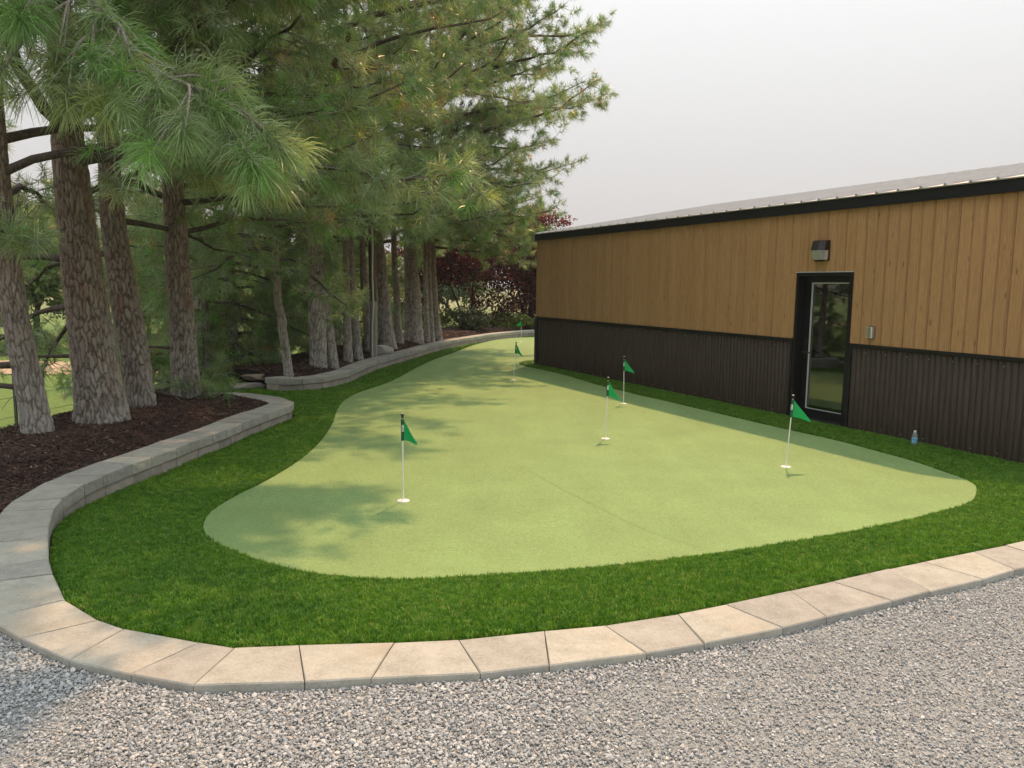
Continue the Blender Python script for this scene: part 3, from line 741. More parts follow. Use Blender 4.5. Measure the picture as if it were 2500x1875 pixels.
# the room behind the glass door, with a window in its back wall
mb = MB(); yb_, W0, W1, Z0_, Z1_ = -4.0, 10.45, 11.80, 0.80, 1.88
mb.box(6.0, W0, yb_ - .12, yb_, -0.3, 2.7); mb.box(W1, 14.0, yb_ - .12, yb_, -0.3, 2.7); mb.box(W0, W1, yb_ - .12, yb_, -0.3, Z0_); mb.box(W0, W1, yb_ - .12, yb_, Z1_, 2.7)
mb.box(5.9, 5.999, yb_, -0.171, -0.3, 2.7); mb.box(14.001, 14.1, yb_, -0.171, -0.3, 2.7); mb.box(5.9, 14.1, yb_ - .12, -0.171, 2.701, 2.78)
part('room', mb, plain('room_paint', (0.10, 0.10, 0.10), 0.8))
mb = MB(); e_ = 0.04
mb.box(W0, W0 + e_, yb_ - .08, yb_ - .03, Z0_, Z1_); mb.box(W1 - e_, W1, yb_ - .08, yb_ - .03, Z0_, Z1_); mb.box(W0 + e_, W1 - e_, yb_ - .08, yb_ - .03, 1.32, 1.36); mb.box(W0 + e_, W1 - e_, yb_ - .08, yb_ - .03, 1.02, 1.035)
part('rear_window_frame', mb, plain('window_white', (0.6, 0.6, 0.6), 0.5))
# boards
BW = 0.1628
def board_mesh(z0, z1, lip):
    mb = MB(); w = BW
    pr = [(0.0, 0.0), (0.0, 0.002), (0.012, 0.017), (w - 0.024, 0.017), (w - 0.0155, 0.003), (w - 0.0135, 0.003)]
    pr += [(w - 0.0100, 0.021), (w - 0.003, 0.021), (w - 0.0003, 0.002), (w - 0.0003, 0.0)] if lip else [(w - 0.009, 0.010), (w - 0.004, 0.010), (w - 0.0003, 0.001), (w - 0.0003, 0.0)]
    V = [(x, y, z) for z in (z0, z1) for x, y in pr]; n = len(pr)
    F = [(i, i + n, i + n + 1, i + 1) for i in range(n - 1)] + [tuple(range(n)), tuple(range(2 * n - 1, n - 1, -1))]
    mb.add(V, F); return mb.mesh('board', MAT['wood'])
FULL = {l: board_mesh(HW + 0.012, HF0 + 0.03, l) for l in (0, 1)}
OVER = {l: board_mesh(DT + 0.014, HF0 + 0.03, l) for l in (0, 1)}
nb = int((S_FAR - 0.04 - S_NEAR) / BW)
for i in range(nb + 1):
    s0 = 5.657 + BW * (i - int((5.657 - S_NEAR) / BW)); s1 = s0 + BW
    if s1 > S_FAR: continue
    lip = i % 2
    if s0 >= D0 and s1 <= D1: me = OVER[lip]
    elif s1 <= D0 or s0 >= D1: me = FULL[lip]
    else:
        me = OVER[lip]
        a, b = (s0, D0 - 0.001) if s0 < D0 else (D1 + 0.001, s1)
        mb = MB(); mb.box(a - s0, b - s0, 0, 0.012, HW + 0.012, DT + 0.0135); o = part('board', mb, MAT['wood']); o.location = (s0, 0, 0)
    o = obj('board', me, BZ, (s0, 0, 0))
# corrugated wainscot in sheets
PER = 0.0775
def corr_panel(nr):
    V = []; F = []; prof = []
    for k in range(nr):
        for t, d in ((0.0, 0.0), (0.10, 0.006), (0.22, 0.013), (0.38, 0.0175), (0.55, 0.018), (0.72, 0.0145), (0.86, 0.0075), (0.95, 0.001)):
            prof.append(((k + t) * PER, d + 0.004))
    prof.append((nr * PER, 0.004)); n = len(prof)
    mb = MB()
    V = [(x, y, z) for z in (-0.04, HW - 0.02) for x, y in prof] + [(x, -0.003, z) for z in (-0.04, HW - 0.02) for x, _ in prof]
    F = [(i, i + n, i + n + 1, i + 1) for i in range(n - 1)] + [(n + i, 3 * n + i, 3 * n + i + 1, n + i + 1) for i in range(n - 1)]
    mb.add(V, F)
    for q in range(0, nr, 4):
        for z in (0.065, HW - 0.10):
            x = (q + 0.0) * PER + 0.004; mb.box(x - .004, x + .004, 0.004, 0.0125, z - .004, z + .004, 1)
    me = mb.mesh('wainscot_panel', [MAT['steel'], MAT['alu']])
    for p_ in me.polygons:
        if p_.material_index == 0: p_.use_smooth = True
    return me
P12 = corr_panel(12)
def run(s_a, s_b):
    s = s_a
    while s_b - s > 12 * PER: obj('wainscot_panel', P12, BZ, (s, 0, 0)); s += 12 * PER
    k = int((s_b - s) / PER + 0.5)
    if k > 0: obj('wainscot_panel', corr_panel(k), BZ, (s, 0, 0))
run(D1 + 0.045, S_FAR - 0.09); run(S_NEAR, D0 - 0.05)
# trims
for a, b in ((S_NEAR, D0 - 0.004), (D1 + 0.004, S_FAR - 0.001)):
    mb = MB(); mb.box(a, b, 0.0, 0.034, HW - 0.022, HW + 0.010); mb.box(a, b, 0.0, 0.024, HW - 0.038, HW - 0.0225); part('wainscot_cap', mb, MAT['trim'])
for a, b in ((D1 + 0.002, D1 + 0.044), (D0 - 0.05, D0 - 0.002), (S_FAR - 0.09, S_FAR + 0.045)):
    mb = MB(); mb.box(a, b, -0.002, 0.031, -0.05, HW - 0.0385); part('corner_trim', mb, MAT['trim'])
mb = MB(); mb.box(S_FAR + 0.001, S_FAR + 0.04, -10, 0.0, -0.3, HW); part('end_wainscot', mb, MAT['steel'])
mb = MB(); mb.box(S_FAR - 0.03, S_FAR + 0.02, -10, 0.012, HW + 0.011, HF0); part('end_board', mb, MAT['wood'])
mb = MB(); mb.box(S_NEAR, S_FAR + 0.05, 0.0, 0.06, HF0 + 0.004, HF1); mb.box(S_NEAR, S_FAR + 0.05, 0.0, 0.075, HF0 - 0.008, HF0 + 0.0035)
mb.box(8.02, 8.024, 0.0601, 0.0615, HF0 + .01, HF1 - .005); mb.box(12.4, 12.404, 0.0601, 0.0615, HF0 + .01, HF1 - .005); part('fascia', mb, MAT['trim'])
mb = MB(); mb.box(S_FAR + 0.0505, S_FAR + 0.11, -0.01, 0.09, HF0 - 0.02, HF1 + 0.005); part('fascia_end_cap', mb, plain('grey_flashing', (0.35, 0.35, 0.36), 0.5))
# roof with ribs
SL, RW = 0.182, 5.2
mb = MB(); y0, y1 = 0.085, -RW
z0, z1 = HR + 0.012, HR + 0.012 + SL * (y0 - y1)
mb.add([(S_NEAR, y0, z0), (S_FAR + .1, y0, z0), (S_FAR + .1, y1, z1), (S_NEAR, y1, z1), (S_NEAR, y0, z0 - .01), (S_FAR + .1, y0, z0 - .01), (S_FAR + .1, y1, z1 - .01), (S_NEAR, y1, z1 - .01)],
       [(0, 1, 2, 3), (7, 6, 5, 4), (4, 5, 1, 0), (5, 6, 2, 1), (6, 7, 3, 2), (7, 4, 0, 3)])
mb.add([(S_NEAR, y1, z1), (S_FAR + .1, y1, z1), (S_FAR + .1, -10.4, z0), (S_NEAR, -10.4, z0)], [(0, 1, 2, 3)])
roof = part('roof', mb, MAT['roof'])
mb = MB(); n_ = 0
prof = [(-0.022, 0.0), (-0.010, 0.024), (0.010, 0.024), (0.022, 0.0)]
V = [(x, y0 + 0.004, z0 + zz) for x, zz in prof] + [(x, y1, z1 + zz) for x, zz in prof]
mb.add(V, [(0, 4, 5, 1), (1, 5, 6, 2), (2, 6, 7, 3), (0, 1, 2, 3), (7, 6, 5, 4)]); rib = mb.mesh('rib', MAT['roof'])
s = S_NEAR + 0.1
while s < S_FAR + 0.05:
    obj('rib', rib, roof, (s, 0, 0)); s += 0.318
mb = MB(); mb.box(S_NEAR, S_FAR + 0.09, 0.055, 0.088, HR + 0.001, HR + 0.0015 + 0.0); mb.box(S_NEAR, S_FAR + .09, 0.05, 0.0835, HR + 0.0016, HR + 0.0118); obj('closure_strip', mb.mesh('closure_strip', plain('cream_foam', (0.75, 0.70, 0.55), 0.7)), roof)
# door
dr = thing('door_tmp', 'x', 'x'); del dr['label']; del dr['category']; dr.name = 'door'; dr.parent = BZ
RC = 0.12
def dp(name, mb, mats): return obj(name, mb.mesh(name, mats), dr)
mb = MB(); fw = 0.048
mb.box(D1 - fw, D1, -RC - 0.05, 0.02, -0.02, DT); mb.box(D0, D0 + fw, -RC - 0.05, 0.034, -0.02, DT); mb.box(D0 + fw, D1 - fw, -RC - 0.05, 0.019, DT - fw, DT - 0.001)
dp('frame', mb, MAT['frame'])
mb = MB(); mb.box(D0 - 0.004, D1 + 0.004, 0.0, 0.03, DT + 0.001, DT + 0.012); dp('drip_cap', mb, MAT['bright'])
a, b, st = D0 + fw + 0.004, D1 - fw - 0.004, 0.085
mb = MB(); yb, yf = -RC - 0.045, -RC
mb.box(a, a + st, yb, yf, 0.03, DT - fw - 0.006); mb.box(b - st - 0.035, b, yb, yf, 0.03, DT - fw - 0.006)
mb.box(a + st, b - st - 0.035, yb, yf, 0.03, 0.15); mb.box(a + st, b - st - 0.035, yb, yf, DT - fw - 0.09, DT - fw - 0.006); dp('leaf', mb, MAT['frame'])
ga, gb, gz0, gz1 = a + st, b - st - 0.035, 0.15, DT - fw - 0.09
mb = MB(); e = 0.014
mb.box(gb - e, gb, yf - 0.012, yf + 0.006, gz0, gz1); mb.box(ga, gb - e, yf - 0.012, yf + 0.004, gz1 - e, gz1); mb.box(ga, gb - e, yf - 0.012, yf + 0.004, gz0, gz0 + e * .6); dp('glass_stop', mb, MAT['bright'])  # glass stop, its pale colour also standing in for a glint along the edge
m = Mat('door_glass'); fr = m.n('Fresnel', IOR=2.5).outputs[0]
gl = m.n('BsdfGlossy', Color=(0.9, 0.92, 0.9)); gl.inputs['Roughness'].default_value = 0.0
tr = m.n('BsdfTransparent', Color=(0.72, 0.76, 0.75)); x = m.n('MixShader')
m.L.new(fr, x.inputs[0]); m.L.new(tr.outputs[0], x.inputs[1]); m.L.new(gl.outputs[0], x.inputs[2]); m.L.new(x.outputs[0], m.o.inputs[0])
mb = MB(); mb.box(ga - 0.005, gb + 0.005, yf - 0.026, yf - 0.020, gz0 - 0.005, gz1 + 0.005); dp('pane', mb, m.m)
mb = MB(); 
for k in range(7): mb.box(ga, gb, yf - 0.06, yf - 0.04, gz1 - 0.02 - 0.018 * k, gz1 - 0.006 - 0.018 * k)
dp('blind', mb, plain('blind_slat', (0.8, 0.8, 0.78), 0.6))
mb = MB(); mb.box(D0 + fw, D1 - fw, -RC - 0.08, 0.045, -0.01, 0.022); dp('threshold', mb, plain('dark_bronze', (0.03, 0.033, 0.042), 0.4, 0.3))
mb = MB(); hx = b - 0.055
mb.box(hx - 0.02, hx + 0.02, yf, yf + 0.012, 0.86, 1.16)
V, F = tube([(hx, yf + 0.01, 0.965), (hx, yf + 0.06, 0.965), (hx - 0.03, yf + 0.068, 0.965), (hx - 0.15, yf + 0.066, 0.962)], 0.010, 8); mb.add(V, [tuple(f) for f in F]); dp('handle', mb, MAT['knob'])
# room seen through the glass
mb = MB(); mb.box(6.001, 13.999, -3.999, -0.1715, -0.29, 0.0); dp('room_floor', mb, plain('room_floor', (0.22, 0.21, 0.19), 0.5))

# wall light, on the boards over the door
def on_wall(name, label, cat, s, z):
    o = thing(name, label, cat); o.matrix_world = Mw @ Matrix.Translation((s, 0.019, z)); return o
wl_ = on_wall('wall_light', 'dark bronze wall pack light with clear lower lens above the glass door', 'light', 8.31, 2.25)
mb = MB(); mb.box(-0.125, 0.125, 0, 0.03, 0.01, 0.285, 0, 0.0); obj('back_plate', mb.mesh('back_plate', plain('bronze_housing', (0.016, 0.012, 0.011), 0.4)), wl_)
def facet(zs, ys, wtop, wbot, flat):
    V = []
    for z, y, w in ((zs[0], ys[0], wbot), (zs[1], ys[1], wtop)):
        V += [(-w, 0.03, z), (-w, y * 0.62, z), (-flat, y, z), (flat, y, z), (w, y * 0.62, z), (w, 0.03, z)]
    n = 6; F = [(i, i + 1, i + 1 + n, i + n) for i in range(n - 1)] + [tuple(range(n - 1, -1, -1)), tuple(range(n, 2 * n))]
    return V, F
mb = MB(); mb.add(*facet((0.15, 0.285), (0.17, 0.125), 0.125, 0.128, 0.06)); obj('housing', mb.mesh('housing', bpy.data.materials['bronze_housing']), wl_)
m = Mat('prismatic_lens'); w_ = m.n('TexWave'); m.put(w_.inputs['Vector'], m.coord('Object')); w_.inputs['Scale'].default_value = 60
m.set(Base_Color=(0.55, 0.56, 0.57), Roughness=0.18); m.b.inputs['Transmission Weight'].default_value = 0.55; m.bump(w_.outputs['Fac'], 0.5, 0.003)
mb = MB(); mb.add(*facet((0.02, 0.149), (0.13, 0.165), 0.122, 0.115, 0.06)); obj('lens', mb.mesh('lens', m.m), wl_)
mb = MB(); mb.add([(-0.07, 0.035, 0.03), (0.07, 0.035, 0.03), (0.05, 0.09, 0.12), (-0.05, 0.09, 0.12)], [(0, 1, 2, 3)]); obj('reflector', mb.mesh('reflector', MAT['bright']), wl_)
mb = MB(); mb.box(-0.05, 0.05, 0.031, 0.11, 0.0, 0.019); obj('base_lip', mb.mesh('base_lip', bpy.data.materials['bronze_housing']), wl_)
ob = on_wall('outlet_box', 'small grey metal outlet cover on the boards right of the door', 'outlet box', 7.412, 1.232)
mb = MB(); mb.box(-0.055, 0.055, 0.0, 0.008, 0.0, 0.17); obj('gasket_plate', mb.mesh('gasket_plate', plain('tan_gasket', (0.16, 0.11, 0.07), 0.7)), ob)
mb = MB(); mb.box(-0.045, 0.047, 0.008, 0.05, 0.012, 0.158); obj('cover', mb.mesh('cover', MAT['alu']), ob)
mb = MB(); mb.box(-0.038, 0.026, 0.0505, 0.058, 0.02, 0.150); obj('lid', mb.mesh('lid', plain('grey_lid', (0.30, 0.27, 0.23), 0.35, 0.3)), ob)
mb = MB(); mb.box(-0.049, -0.0385, 0.0505, 0.062, 0.014, 0.156); obj('hinge', mb.mesh('hinge', MAT['white']), ob)

# ------------------------------------------------------------------ golf flags
DIG = {'1': [((0.5, 0.1), (0.5, 0.95)), ((0.5, 0.95), (0.3, 0.8)), ((0.3, 0.08), (0.7, 0.08))],
       '3': [((0.2, 0.95), (0.75, 0.95)), ((0.75, 0.95), (0.75, 0.52)), ((0.35, 0.52), (0.75, 0.52)), ((0.75, 0.52), (0.75, 0.08)), ((0.2, 0.08), (0.75, 0.08))],
       '5': [((0.75, 0.95), (0.28, 0.95)), ((0.28, 0.95), (0.28, 0.55)), ((0.28, 0.55), (0.75, 0.52)), ((0.75, 0.52), (0.75, 0.1)), ((0.75, 0.1), (0.25, 0.08))],
       '6': [((0.72, 0.93), (0.32, 0.93)), ((0.28, 0.93), (0.28, 0.08)), ((0.28, 0.08), (0.75, 0.08)), ((0.75, 0.08), (0.75, 0.5)), ((0.75, 0.5), (0.28, 0.5))]}
def golf_flag(label, base, top, digit, az, span, dig_off, wave, sag):
    """az: heading the flag streams to; dig_off: turn of the number patch from the camera direction"""
    bx, by = base; zb = float(zturf(np.array([base]))[0]) + 0.008
    o = thing('golf_flag', label, 'golf flag', (bx, by, zb), 0, 'putting green flags')
    H = 0.76; tx, ty = top[0] - bx, top[1] - by
    L = lambda z: np.array([tx * z / H, ty * z / H, z])
    mb = MB(); V, F = tube([L(0.0), L(0.3), L(H - 0.03)], 0.0062, 10); mb.add(V, [tuple(f) for f in F]); obj('pole', mb.mesh('pole', MAT['white'], True), o)
    mb = MB(); mb.lathe([(0.054, 0.0), (0.054, 0.004), (0.050, 0.006), (0.022, 0.007), (0.012, 0.012), (0.007, 0.012)], 28); obj('cup_disc', mb.mesh('cup_disc', MAT['white']), o)
    k = L(H - 0.03); mb = MB(); mb.lathe([(0.010, k[2] - .01), (0.010, k[2] + .012), (0.016, k[2] + .018), (0.0165, k[2] + .024), (0.012, k[2] + .03)], 14, (k[0], k[1])); obj('knob', mb.mesh('knob', MAT['knob'], True), o)
    mb = MB(); mb.lathe([(0.012, k[2] + .0302), (0.009, k[2] + .032)], 12, (k[0], k[1])); obj('knob_top', mb.mesh('knob_top', MAT['white']), o)
    # sleeve round the pole
    z0, z1 = H - 0.232, H - 0.048
    mb = MB(); V, F = tube([L(z0), L((z0 + z1) / 2), L(z1)], 0.0135, 12); mb.add(V, [tuple(f) for f in F]); sl_ = obj('sleeve', mb.mesh('sleeve', MAT['sleeve'], True), o)
    # flag cloth: a drooping triangle with folds, two faces a hair apart
    d = np.array([math.sin(az), math.cos(az)]); n2 = np.array([-d[1], d[0]]); nu, nv = 14, 8; V = []; F = []
    for side in (0, 1):
        for i in range(nu + 1):
            u = i / nu
            lo = z0 + 0.002 - sag * 0.3 * u * u; hi = z1 - 0.004
            tipz = z0 - sag
            zt_ = hi + (tipz + 0.02 - hi) * u ** 0.95; zb_ = lo + (tipz - lo) * u ** 2.0
            for j in range(nv + 1):
                v = j / nv; z = zb_ + (zt_ - zb_) * v
                off = wave * math.sin(u * 5.2 + v * 1.3) * u ** 0.6 + side * 0.0012
                c = L(z); V.append((c[0] + d[0] * (0.012 + span * u) + n2[0] * off, c[1] + d[1] * (0.012 + span * u) + n2[1] * off, z))
        b = side * (nu + 1) * (nv + 1)
        for i in range(nu):
            for j in range(nv):
                q = b + i * (nv + 1) + j; f = (q, q + 1, q + nv + 2, q + nv + 1); F.append(f if side else f[::-1])
    obj('cloth', pymesh('cloth', V, F, MAT['flag'], True), o)
    # number patch on the sleeve
    if digit:
        ca = math.atan2(-bx, -by) + dig_off; f2 = np.array([math.sin(ca), math.cos(ca)]); r2 = np.array([-f2[1], f2[0]])
        zc = H - 0.125; w, hh = 0.0105, 0.028; R = 0.0142
        def pt(a, z, rr):
            th = a / R; q = f2 * math.cos(th) + r2 * math.sin(th); c = L(z); return (c[0] + q[0] * rr, c[1] + q[1] * rr, z)
        V = []; F = []; nseg = 6
        for i in range(nseg + 1):
            a = -w + 2 * w * i / nseg; V += [pt(a, zc - hh, R), pt(a, zc + hh, R)]
        F = [(2 * i, 2 * i + 2, 2 * i + 3, 2 * i + 1) for i in range(nseg)]
        pl = obj('number_patch', pymesh('number_patch', V, F, MAT['white']), sl_)
        mb = MB(); tk = 0.0032
        for (xa, ya), (xb, yb) in DIG[digit]:
            P0 = np.array([(xa - 0.5) * 2 * w, (ya - 0.5) * 2 * hh * 0.86]); P1 = np.array([(xb - 0.5) * 2 * w, (yb - 0.5) * 2 * hh * 0.86])
            e = (P1 - P0); e = e / np.hypot(*e); nn = np.array([-e[1], e[0]]) * tk / 2; P0 = P0 - e * tk / 2; P1 = P1 + e * tk / 2
            Vs = []; Fs = []
            for i in range(4):
                c = P0 + (P1 - P0) * i / 3
                for sgn in (-1, 1): q = c + nn * sgn; Vs.append(pt(q[0], zc + q[1], R + 0.0006))
            mb.add(Vs, [(2 * i, 2 * i + 2, 2 * i + 3, 2 * i + 1) for i in range(3)])
        obj('digit', mb.mesh('digit', MAT['digit']), sl_)
    return o
R_ = math.radians
golf_flag('white flagstick with green flag numbered 1 in front of the glass door', (2.885, 8.222), (2.925, 8.23), '1', R_(97), 0.185, 0.25, 0.012, 0.045)
golf_flag('green flag numbered 6 on white stick, nearest, at edge of tree shade', (-0.922, 6.702), (-0.928, 6.702), '6', R_(110), 0.125, -0.25, 0.010, 0.03)
golf_flag('green flag numbered 3 on white stick in sun at middle of green', (1.159, 9.676), (1.172, 9.676), '3', R_(112), 0.145, -0.35, 0.010, 0.055)
golf_flag('green flag numbered 5 on white stick close to building shadow', (1.796, 12.696), (1.782, 12.696), '5', R_(100), 0.15, 0.1, 0.010, 0.035)
golf_flag('leaning white flagstick with dark green flag in dappled shade near building corner', (0.027, 15.777), (0.075, 15.777), '1', R_(125), 0.16, -1.1, 0.02, 0.05)
golf_flag('farthest small green flag streaming left by the far retaining wall', (0.285, 26.78), (0.295, 26.78), None, R_(-80), 0.155, 0, 0.01, -0.01)

# ------------------------------------------------------------------ water bottle
wb = thing('water_bottle', 'small clear plastic water bottle with blue label standing at foot of wall', 'bottle', (4.857, 9.477, 0.012))
m = Mat('clear_plastic'); m.set(Base_Color=(0.9, 0.95, 1.0), Roughness=0.06, IOR=1.33); m.b.inputs['Transmission Weight'].default_value = 0.85
mb = MB(); mb.lathe([(0.02, 0.0), (0.031, 0.003), (0.0325, 0.012), (0.0325, 0.03), (0.031, 0.034), (0.0325, 0.04), (0.0325, 0.095), (0.031, 0.10), (0.0325, 0.106), (0.031, 0.122), (0.023, 0.147), (0.014, 0.158), (0.0135, 0.166)], 24)
obj('body', mb.mesh('body', m.m, True), wb)
mb = MB(); mb.lathe([(0.0155, 0.160), (0.0155, 0.178), (0.0135, 0.181)], 20); obj('cap', mb.mesh('cap', MAT['white']), wb)
m = Mat('blue_label'); g = m.noise(m.coord('Object'), 60, 3); m.set(Base_Color=m.ramp(g, [(0.35, (0.05, 0.25, 0.50)), (0.5, (0.13, 0.45, 0.68)), (0.68, (0.5, 0.72, 0.8))]), Roughness=0.4)
mb = MB(); mb.lathe([(0.0330, 0.034), (0.0331, 0.036), (0.0331, 0.099), (0.0330, 0.1)], 24); obj('label', mb.mesh('label', m.m, True), wb)

# ------------------------------------------------------------------ rocks
def rock(name, label, loc, size, seed, mat, rotz):
    import bmesh
    r = np.random.default_rng(seed); bm = bmesh.new(); bmesh.ops.create_icosphere(bm, subdivisions=3, radius=1)
    pl = [(v / np.linalg.norm(v), r.uniform(0.55, 0.85)) for v in r.normal(size=(9, 3))]
    co = np.array([v.co for v in bm.verts])
    for nn, d in pl:
        e = np.maximum(co @ nn - d, 0); co -= nn[None] * e[:, None]
    co *= (1 + 0.10 * (vnoise(co + 5, 3, seed, 3) - 0.5))[:, None]
    for v, c in zip(bm.verts, co): v.co = c * np.array(size)
    me = bpy.data.meshes.new(name); bm.to_mesh(me); bm.free(); me.materials.append(mat)
    o = obj(name, me, None, loc, rotz); tag(o, label, 'rock', 'loose landscape rocks')
rock('flat_rock', 'tan flat rock lying on a grey slab at end of far wall', (-4.62, 14.35, 0.16), (0.30, 0.22, 0.085), 3, MAT['rock'], 0.3)
rock('flat_rock', 'grey flat slab under the tan rock beside the far wall end', (-4.72, 14.05, 0.03), (0.36, 0.27, 0.09), 4, MAT['block'], 0.8)
rock('flat_rock', 'low brown flat stone partly hidden behind the near capstones', (-5.05, 13.6, -0.01), (0.30, 0.2, 0.06), 5, MAT['rock'], 1.3)
rock('pale_rock', 'pale whitish rock on mulch beside the wooden pole', (-3.12, 19.0, 0.30), (0.30, 0.2, 0.14), 6, MAT['pale_rock'], 0.2)

# ------------------------------------------------------------------ wooden pole with conduit
up = thing('utility_pole', 'weathered wooden pole with a pale conduit strapped to it in the far bed', 'pole', (-3.22, 18.5, 0.1))
m = Mat('pole_wood'); p = m.pos(); g = m.noise(m.map(p, (30, 30, 1.5)), 1, 4, 0.6)
zc_ = m.ramp(m.math('DIVIDE', m.n('SeparateXYZ', Vector=p).outputs['Z'], 4.0), [(0.36, (0, 0, 0)), (0.375, (1, 1, 1))])
c0 = m.ramp(g, [(0.3, (0.19, 0.175, 0.155)), (0.7, (0.36, 0.33, 0.29))]); c1 = m.ramp(g, [(0.3, (0.055, 0.026, 0.014)), (0.7, (0.16, 0.085, 0.045))])
m.set(Base_Color=m.mix(zc_, c0, c1), Roughness=0.85); m.bump(g, 0.5, 0.006)
V, F = tube([(0, 0, -0.2), (0, 0, 1.2), (-0.02, 0, 2.5), (-0.03, 0, 6.8)], [0.089, 0.087, 0.085, 0.078], 20); obj('post', npmesh('post', V, F, m.m, smooth=True), up)
V, F = tube([(-0.015, -0.115, -0.02), (-0.01, -0.11, 0.8), (0.02, -0.105, 1.3), (0.0, -0.105, 1.9), (0.01, -0.10, 2.6), (-0.01, -0.1, 3.4), (-0.03, -0.1, 6.0)], 0.019, 10)
obj('conduit', npmesh('conduit', V, F, plain('grey_conduit', (0.55, 0.54, 0.52), 0.5), smooth=True), up)

# ------------------------------------------------------------------ pines
def bark_trunk(name, path, sides, fine, ztop, plate, depth, grey_top, seed, parent, origin):
    """trunk tube with split bark plates as relief; tint holds plate / fissure colour"""
    r = np.random.default_rng(seed); K = np.array(path, float)
    # extend upwards to the top of the tree
    d = K[-1, :3] - K[-2, :3]; d /= np.linalg.norm(d); d = d * 0.5 + np.array([0, 0, 1]) * 0.5; d /= np.linalg.norm(d)
    if ztop > K[-1, 2] + 0.3:
        n_ = 4; h0 = K[-1, 2]
        ext = []
        for i in range(1, n_ + 1):
            t = i / n_; z = h0 + (ztop - h0) * t; ext.append((K[-1, 0] + d[0] / d[2] * (z - h0) * 0.5, K[-1, 1] + d[1] / d[2] * (z - h0) * 0.5, z, K[-1, 3] * (1 - 0.86 * t)))
        K = np.vstack([K, ext])
    K = np.vstack([[2 * K[0, 0] - K[1, 0] + 0 * K[0, 0], K[0, 1], K[0, 2] - 0.35, K[0, 3] * 1.08], K])
    C = smooth_line([tuple(k) for k in K], 0.05)
    # ring spacing: fine low down, coarse above
    zs = [C[0, 2]]; zfine = 4.6
    while zs[-1] < ztop:
        zs.append(zs[-1] + (fine if zs[-1] < zfine else 0.25))
    zs = np.array(zs[:-1] + [ztop]); C = np.column_stack([np.interp(zs, C[:, 2], C[:, k]) for k in range(4)])
    C[:, 2] = zs; C[:, 3] *= 0.93
    flare = np.exp(-np.maximum(zs - (path[0][2]), -0.1) / 0.12) * 0.03
    th = np.arange(sides) * 2 * math.pi / sides
    TH, ZI = np.meshgrid(th, np.arange(len(zs))); Z = zs[ZI]; R = C[ZI, 3] * (1 + flare[ZI] * (1 + 0.6 * np.cos(TH * 5 + seed)))
    Rm = path[0][3]
    flat = np.column_stack([np.cos(TH).ravel() * Rm, np.sin(TH).ravel() * Rm, Z.ravel()])
    wob = vnoise(flat, 5.0, seed, 2).reshape(TH.shape) - 0.5
    wu = vnoise(flat * np.array([1, 1, 0.7]), 30.0, seed + 1, 3).reshape(TH.shape) - 0.5; wv = vnoise(flat, 24.0, seed + 2, 3).reshape(TH.shape) - 0.5
    def hsh(a, b, k):
        h = (a * 73856093 ^ b * 19349663 ^ (k + seed) * 83492791) & 0x7fffffff; h = (h ^ (h >> 13)) * 1274126177 & 0x7fffffff
        return ((h >> 4) & 0xffff) / 65535.0
    def plates(pl, stretch, kk):
        nu = max(6, int(round(2 * math.pi * Rm * 0.85 / pl))); U = TH * nu / (2 * math.pi) + wob * 1.2 + wu * 0.9; Vv = Z / (pl * stretch) + wob * 1.5 + wv * 0.55
        iu, iv = np.floor(U).astype(int), np.floor(Vv).astype(int); f1 = np.full(U.shape, 9.0); f2 = np.full(U.shape, 9.0); idp = np.zeros(U.shape)
        for du in (-1, 0, 1):
            for dv in (-1, 0, 1):
                a, b = iu + du, iv + dv; aw = a % nu; dd = np.hypot(U - a - 0.05 - 0.9 * hsh(aw, b, kk), Vv - b - 0.05 - 0.9 * hsh(aw, b, kk + 1)); new = dd < f1
                f2 = np.where(new, f1, np.minimum(f2, dd)); idp = np.where(new, hsh(aw, b, kk + 2), idp); f1 = np.where(new, dd, f1)
        return f2 - f1, idp, iu % nu, iv
    e, idp, iu, iv = plates(plate, 3.6, 1); nu = 1 << 20
    pl_ = np.clip(e / 0.30, 0, 1) ** 0.8; e2_, id2, _, _ = plates(plate * 0.5, 1.8, 11); fl = np.clip(e2_ / 0.25, 0, 1)
    idp = 0.55 * idp + 0.45 * id2
    fn = vnoise(np.column_stack([np.cos(TH).ravel() * Rm * 1.0, np.sin(TH).ravel() * Rm * 1.0, Z.ravel() * 0.6]), 28, seed + 3, 3).reshape(TH.shape) - 0.5
    amp = depth * np.clip(C[ZI, 3] / Rm, 0.35, 1)
    big = vnoise(np.column_stack([np.cos(TH).ravel(), np.sin(TH).ravel(), Z.ravel() * 1.5]), 1.6, seed + 9, 2).reshape(TH.shape) - 0.5
    R = R * (1 + 0.10 * big) + amp * (pl_ - 0.6) + amp * 0.7 * (idp - 0.5) * pl_ + amp * 0.22 * fl * pl_ + amp * 0.8 * fn
    X = C[ZI, 0] + R * np.cos(TH); Y = C[ZI, 1] + R * np.sin(TH)
    V = np.stack([X, Y, Z], -1).reshape(-1, 3) - np.array(origin)
    i = np.arange(len(zs) - 1)[:, None] * sides; k = np.arange(sides)[None]; k2 = (k + 1) % sides
    F = np.stack([i + k, i + k2, i + sides + k2, i + sides + k], -1).reshape(-1, 4)
    # colours: sun-bleached, mineral-grey lower trunk; brown plates above; rusty fissures
    g_ = np.clip((grey_top + 0.5 * (wob * 2) - Z) / 1.7 + 0.5, 0, 1)[..., None]
    grey = np.array([0.385, 0.365, 0.34]); brown = np.array([0.265, 0.213, 0.172])
    base = (grey * g_ + brown * (1 - g_)) * (0.78 + 0.44 * idp[..., None])
    fis = (np.array([0.078, 0.056, 0.044]) * (1 - g_) + np.array([0.125, 0.108, 0.095]) * g_)
    col = fis + (base - fis) * pl_[..., None]
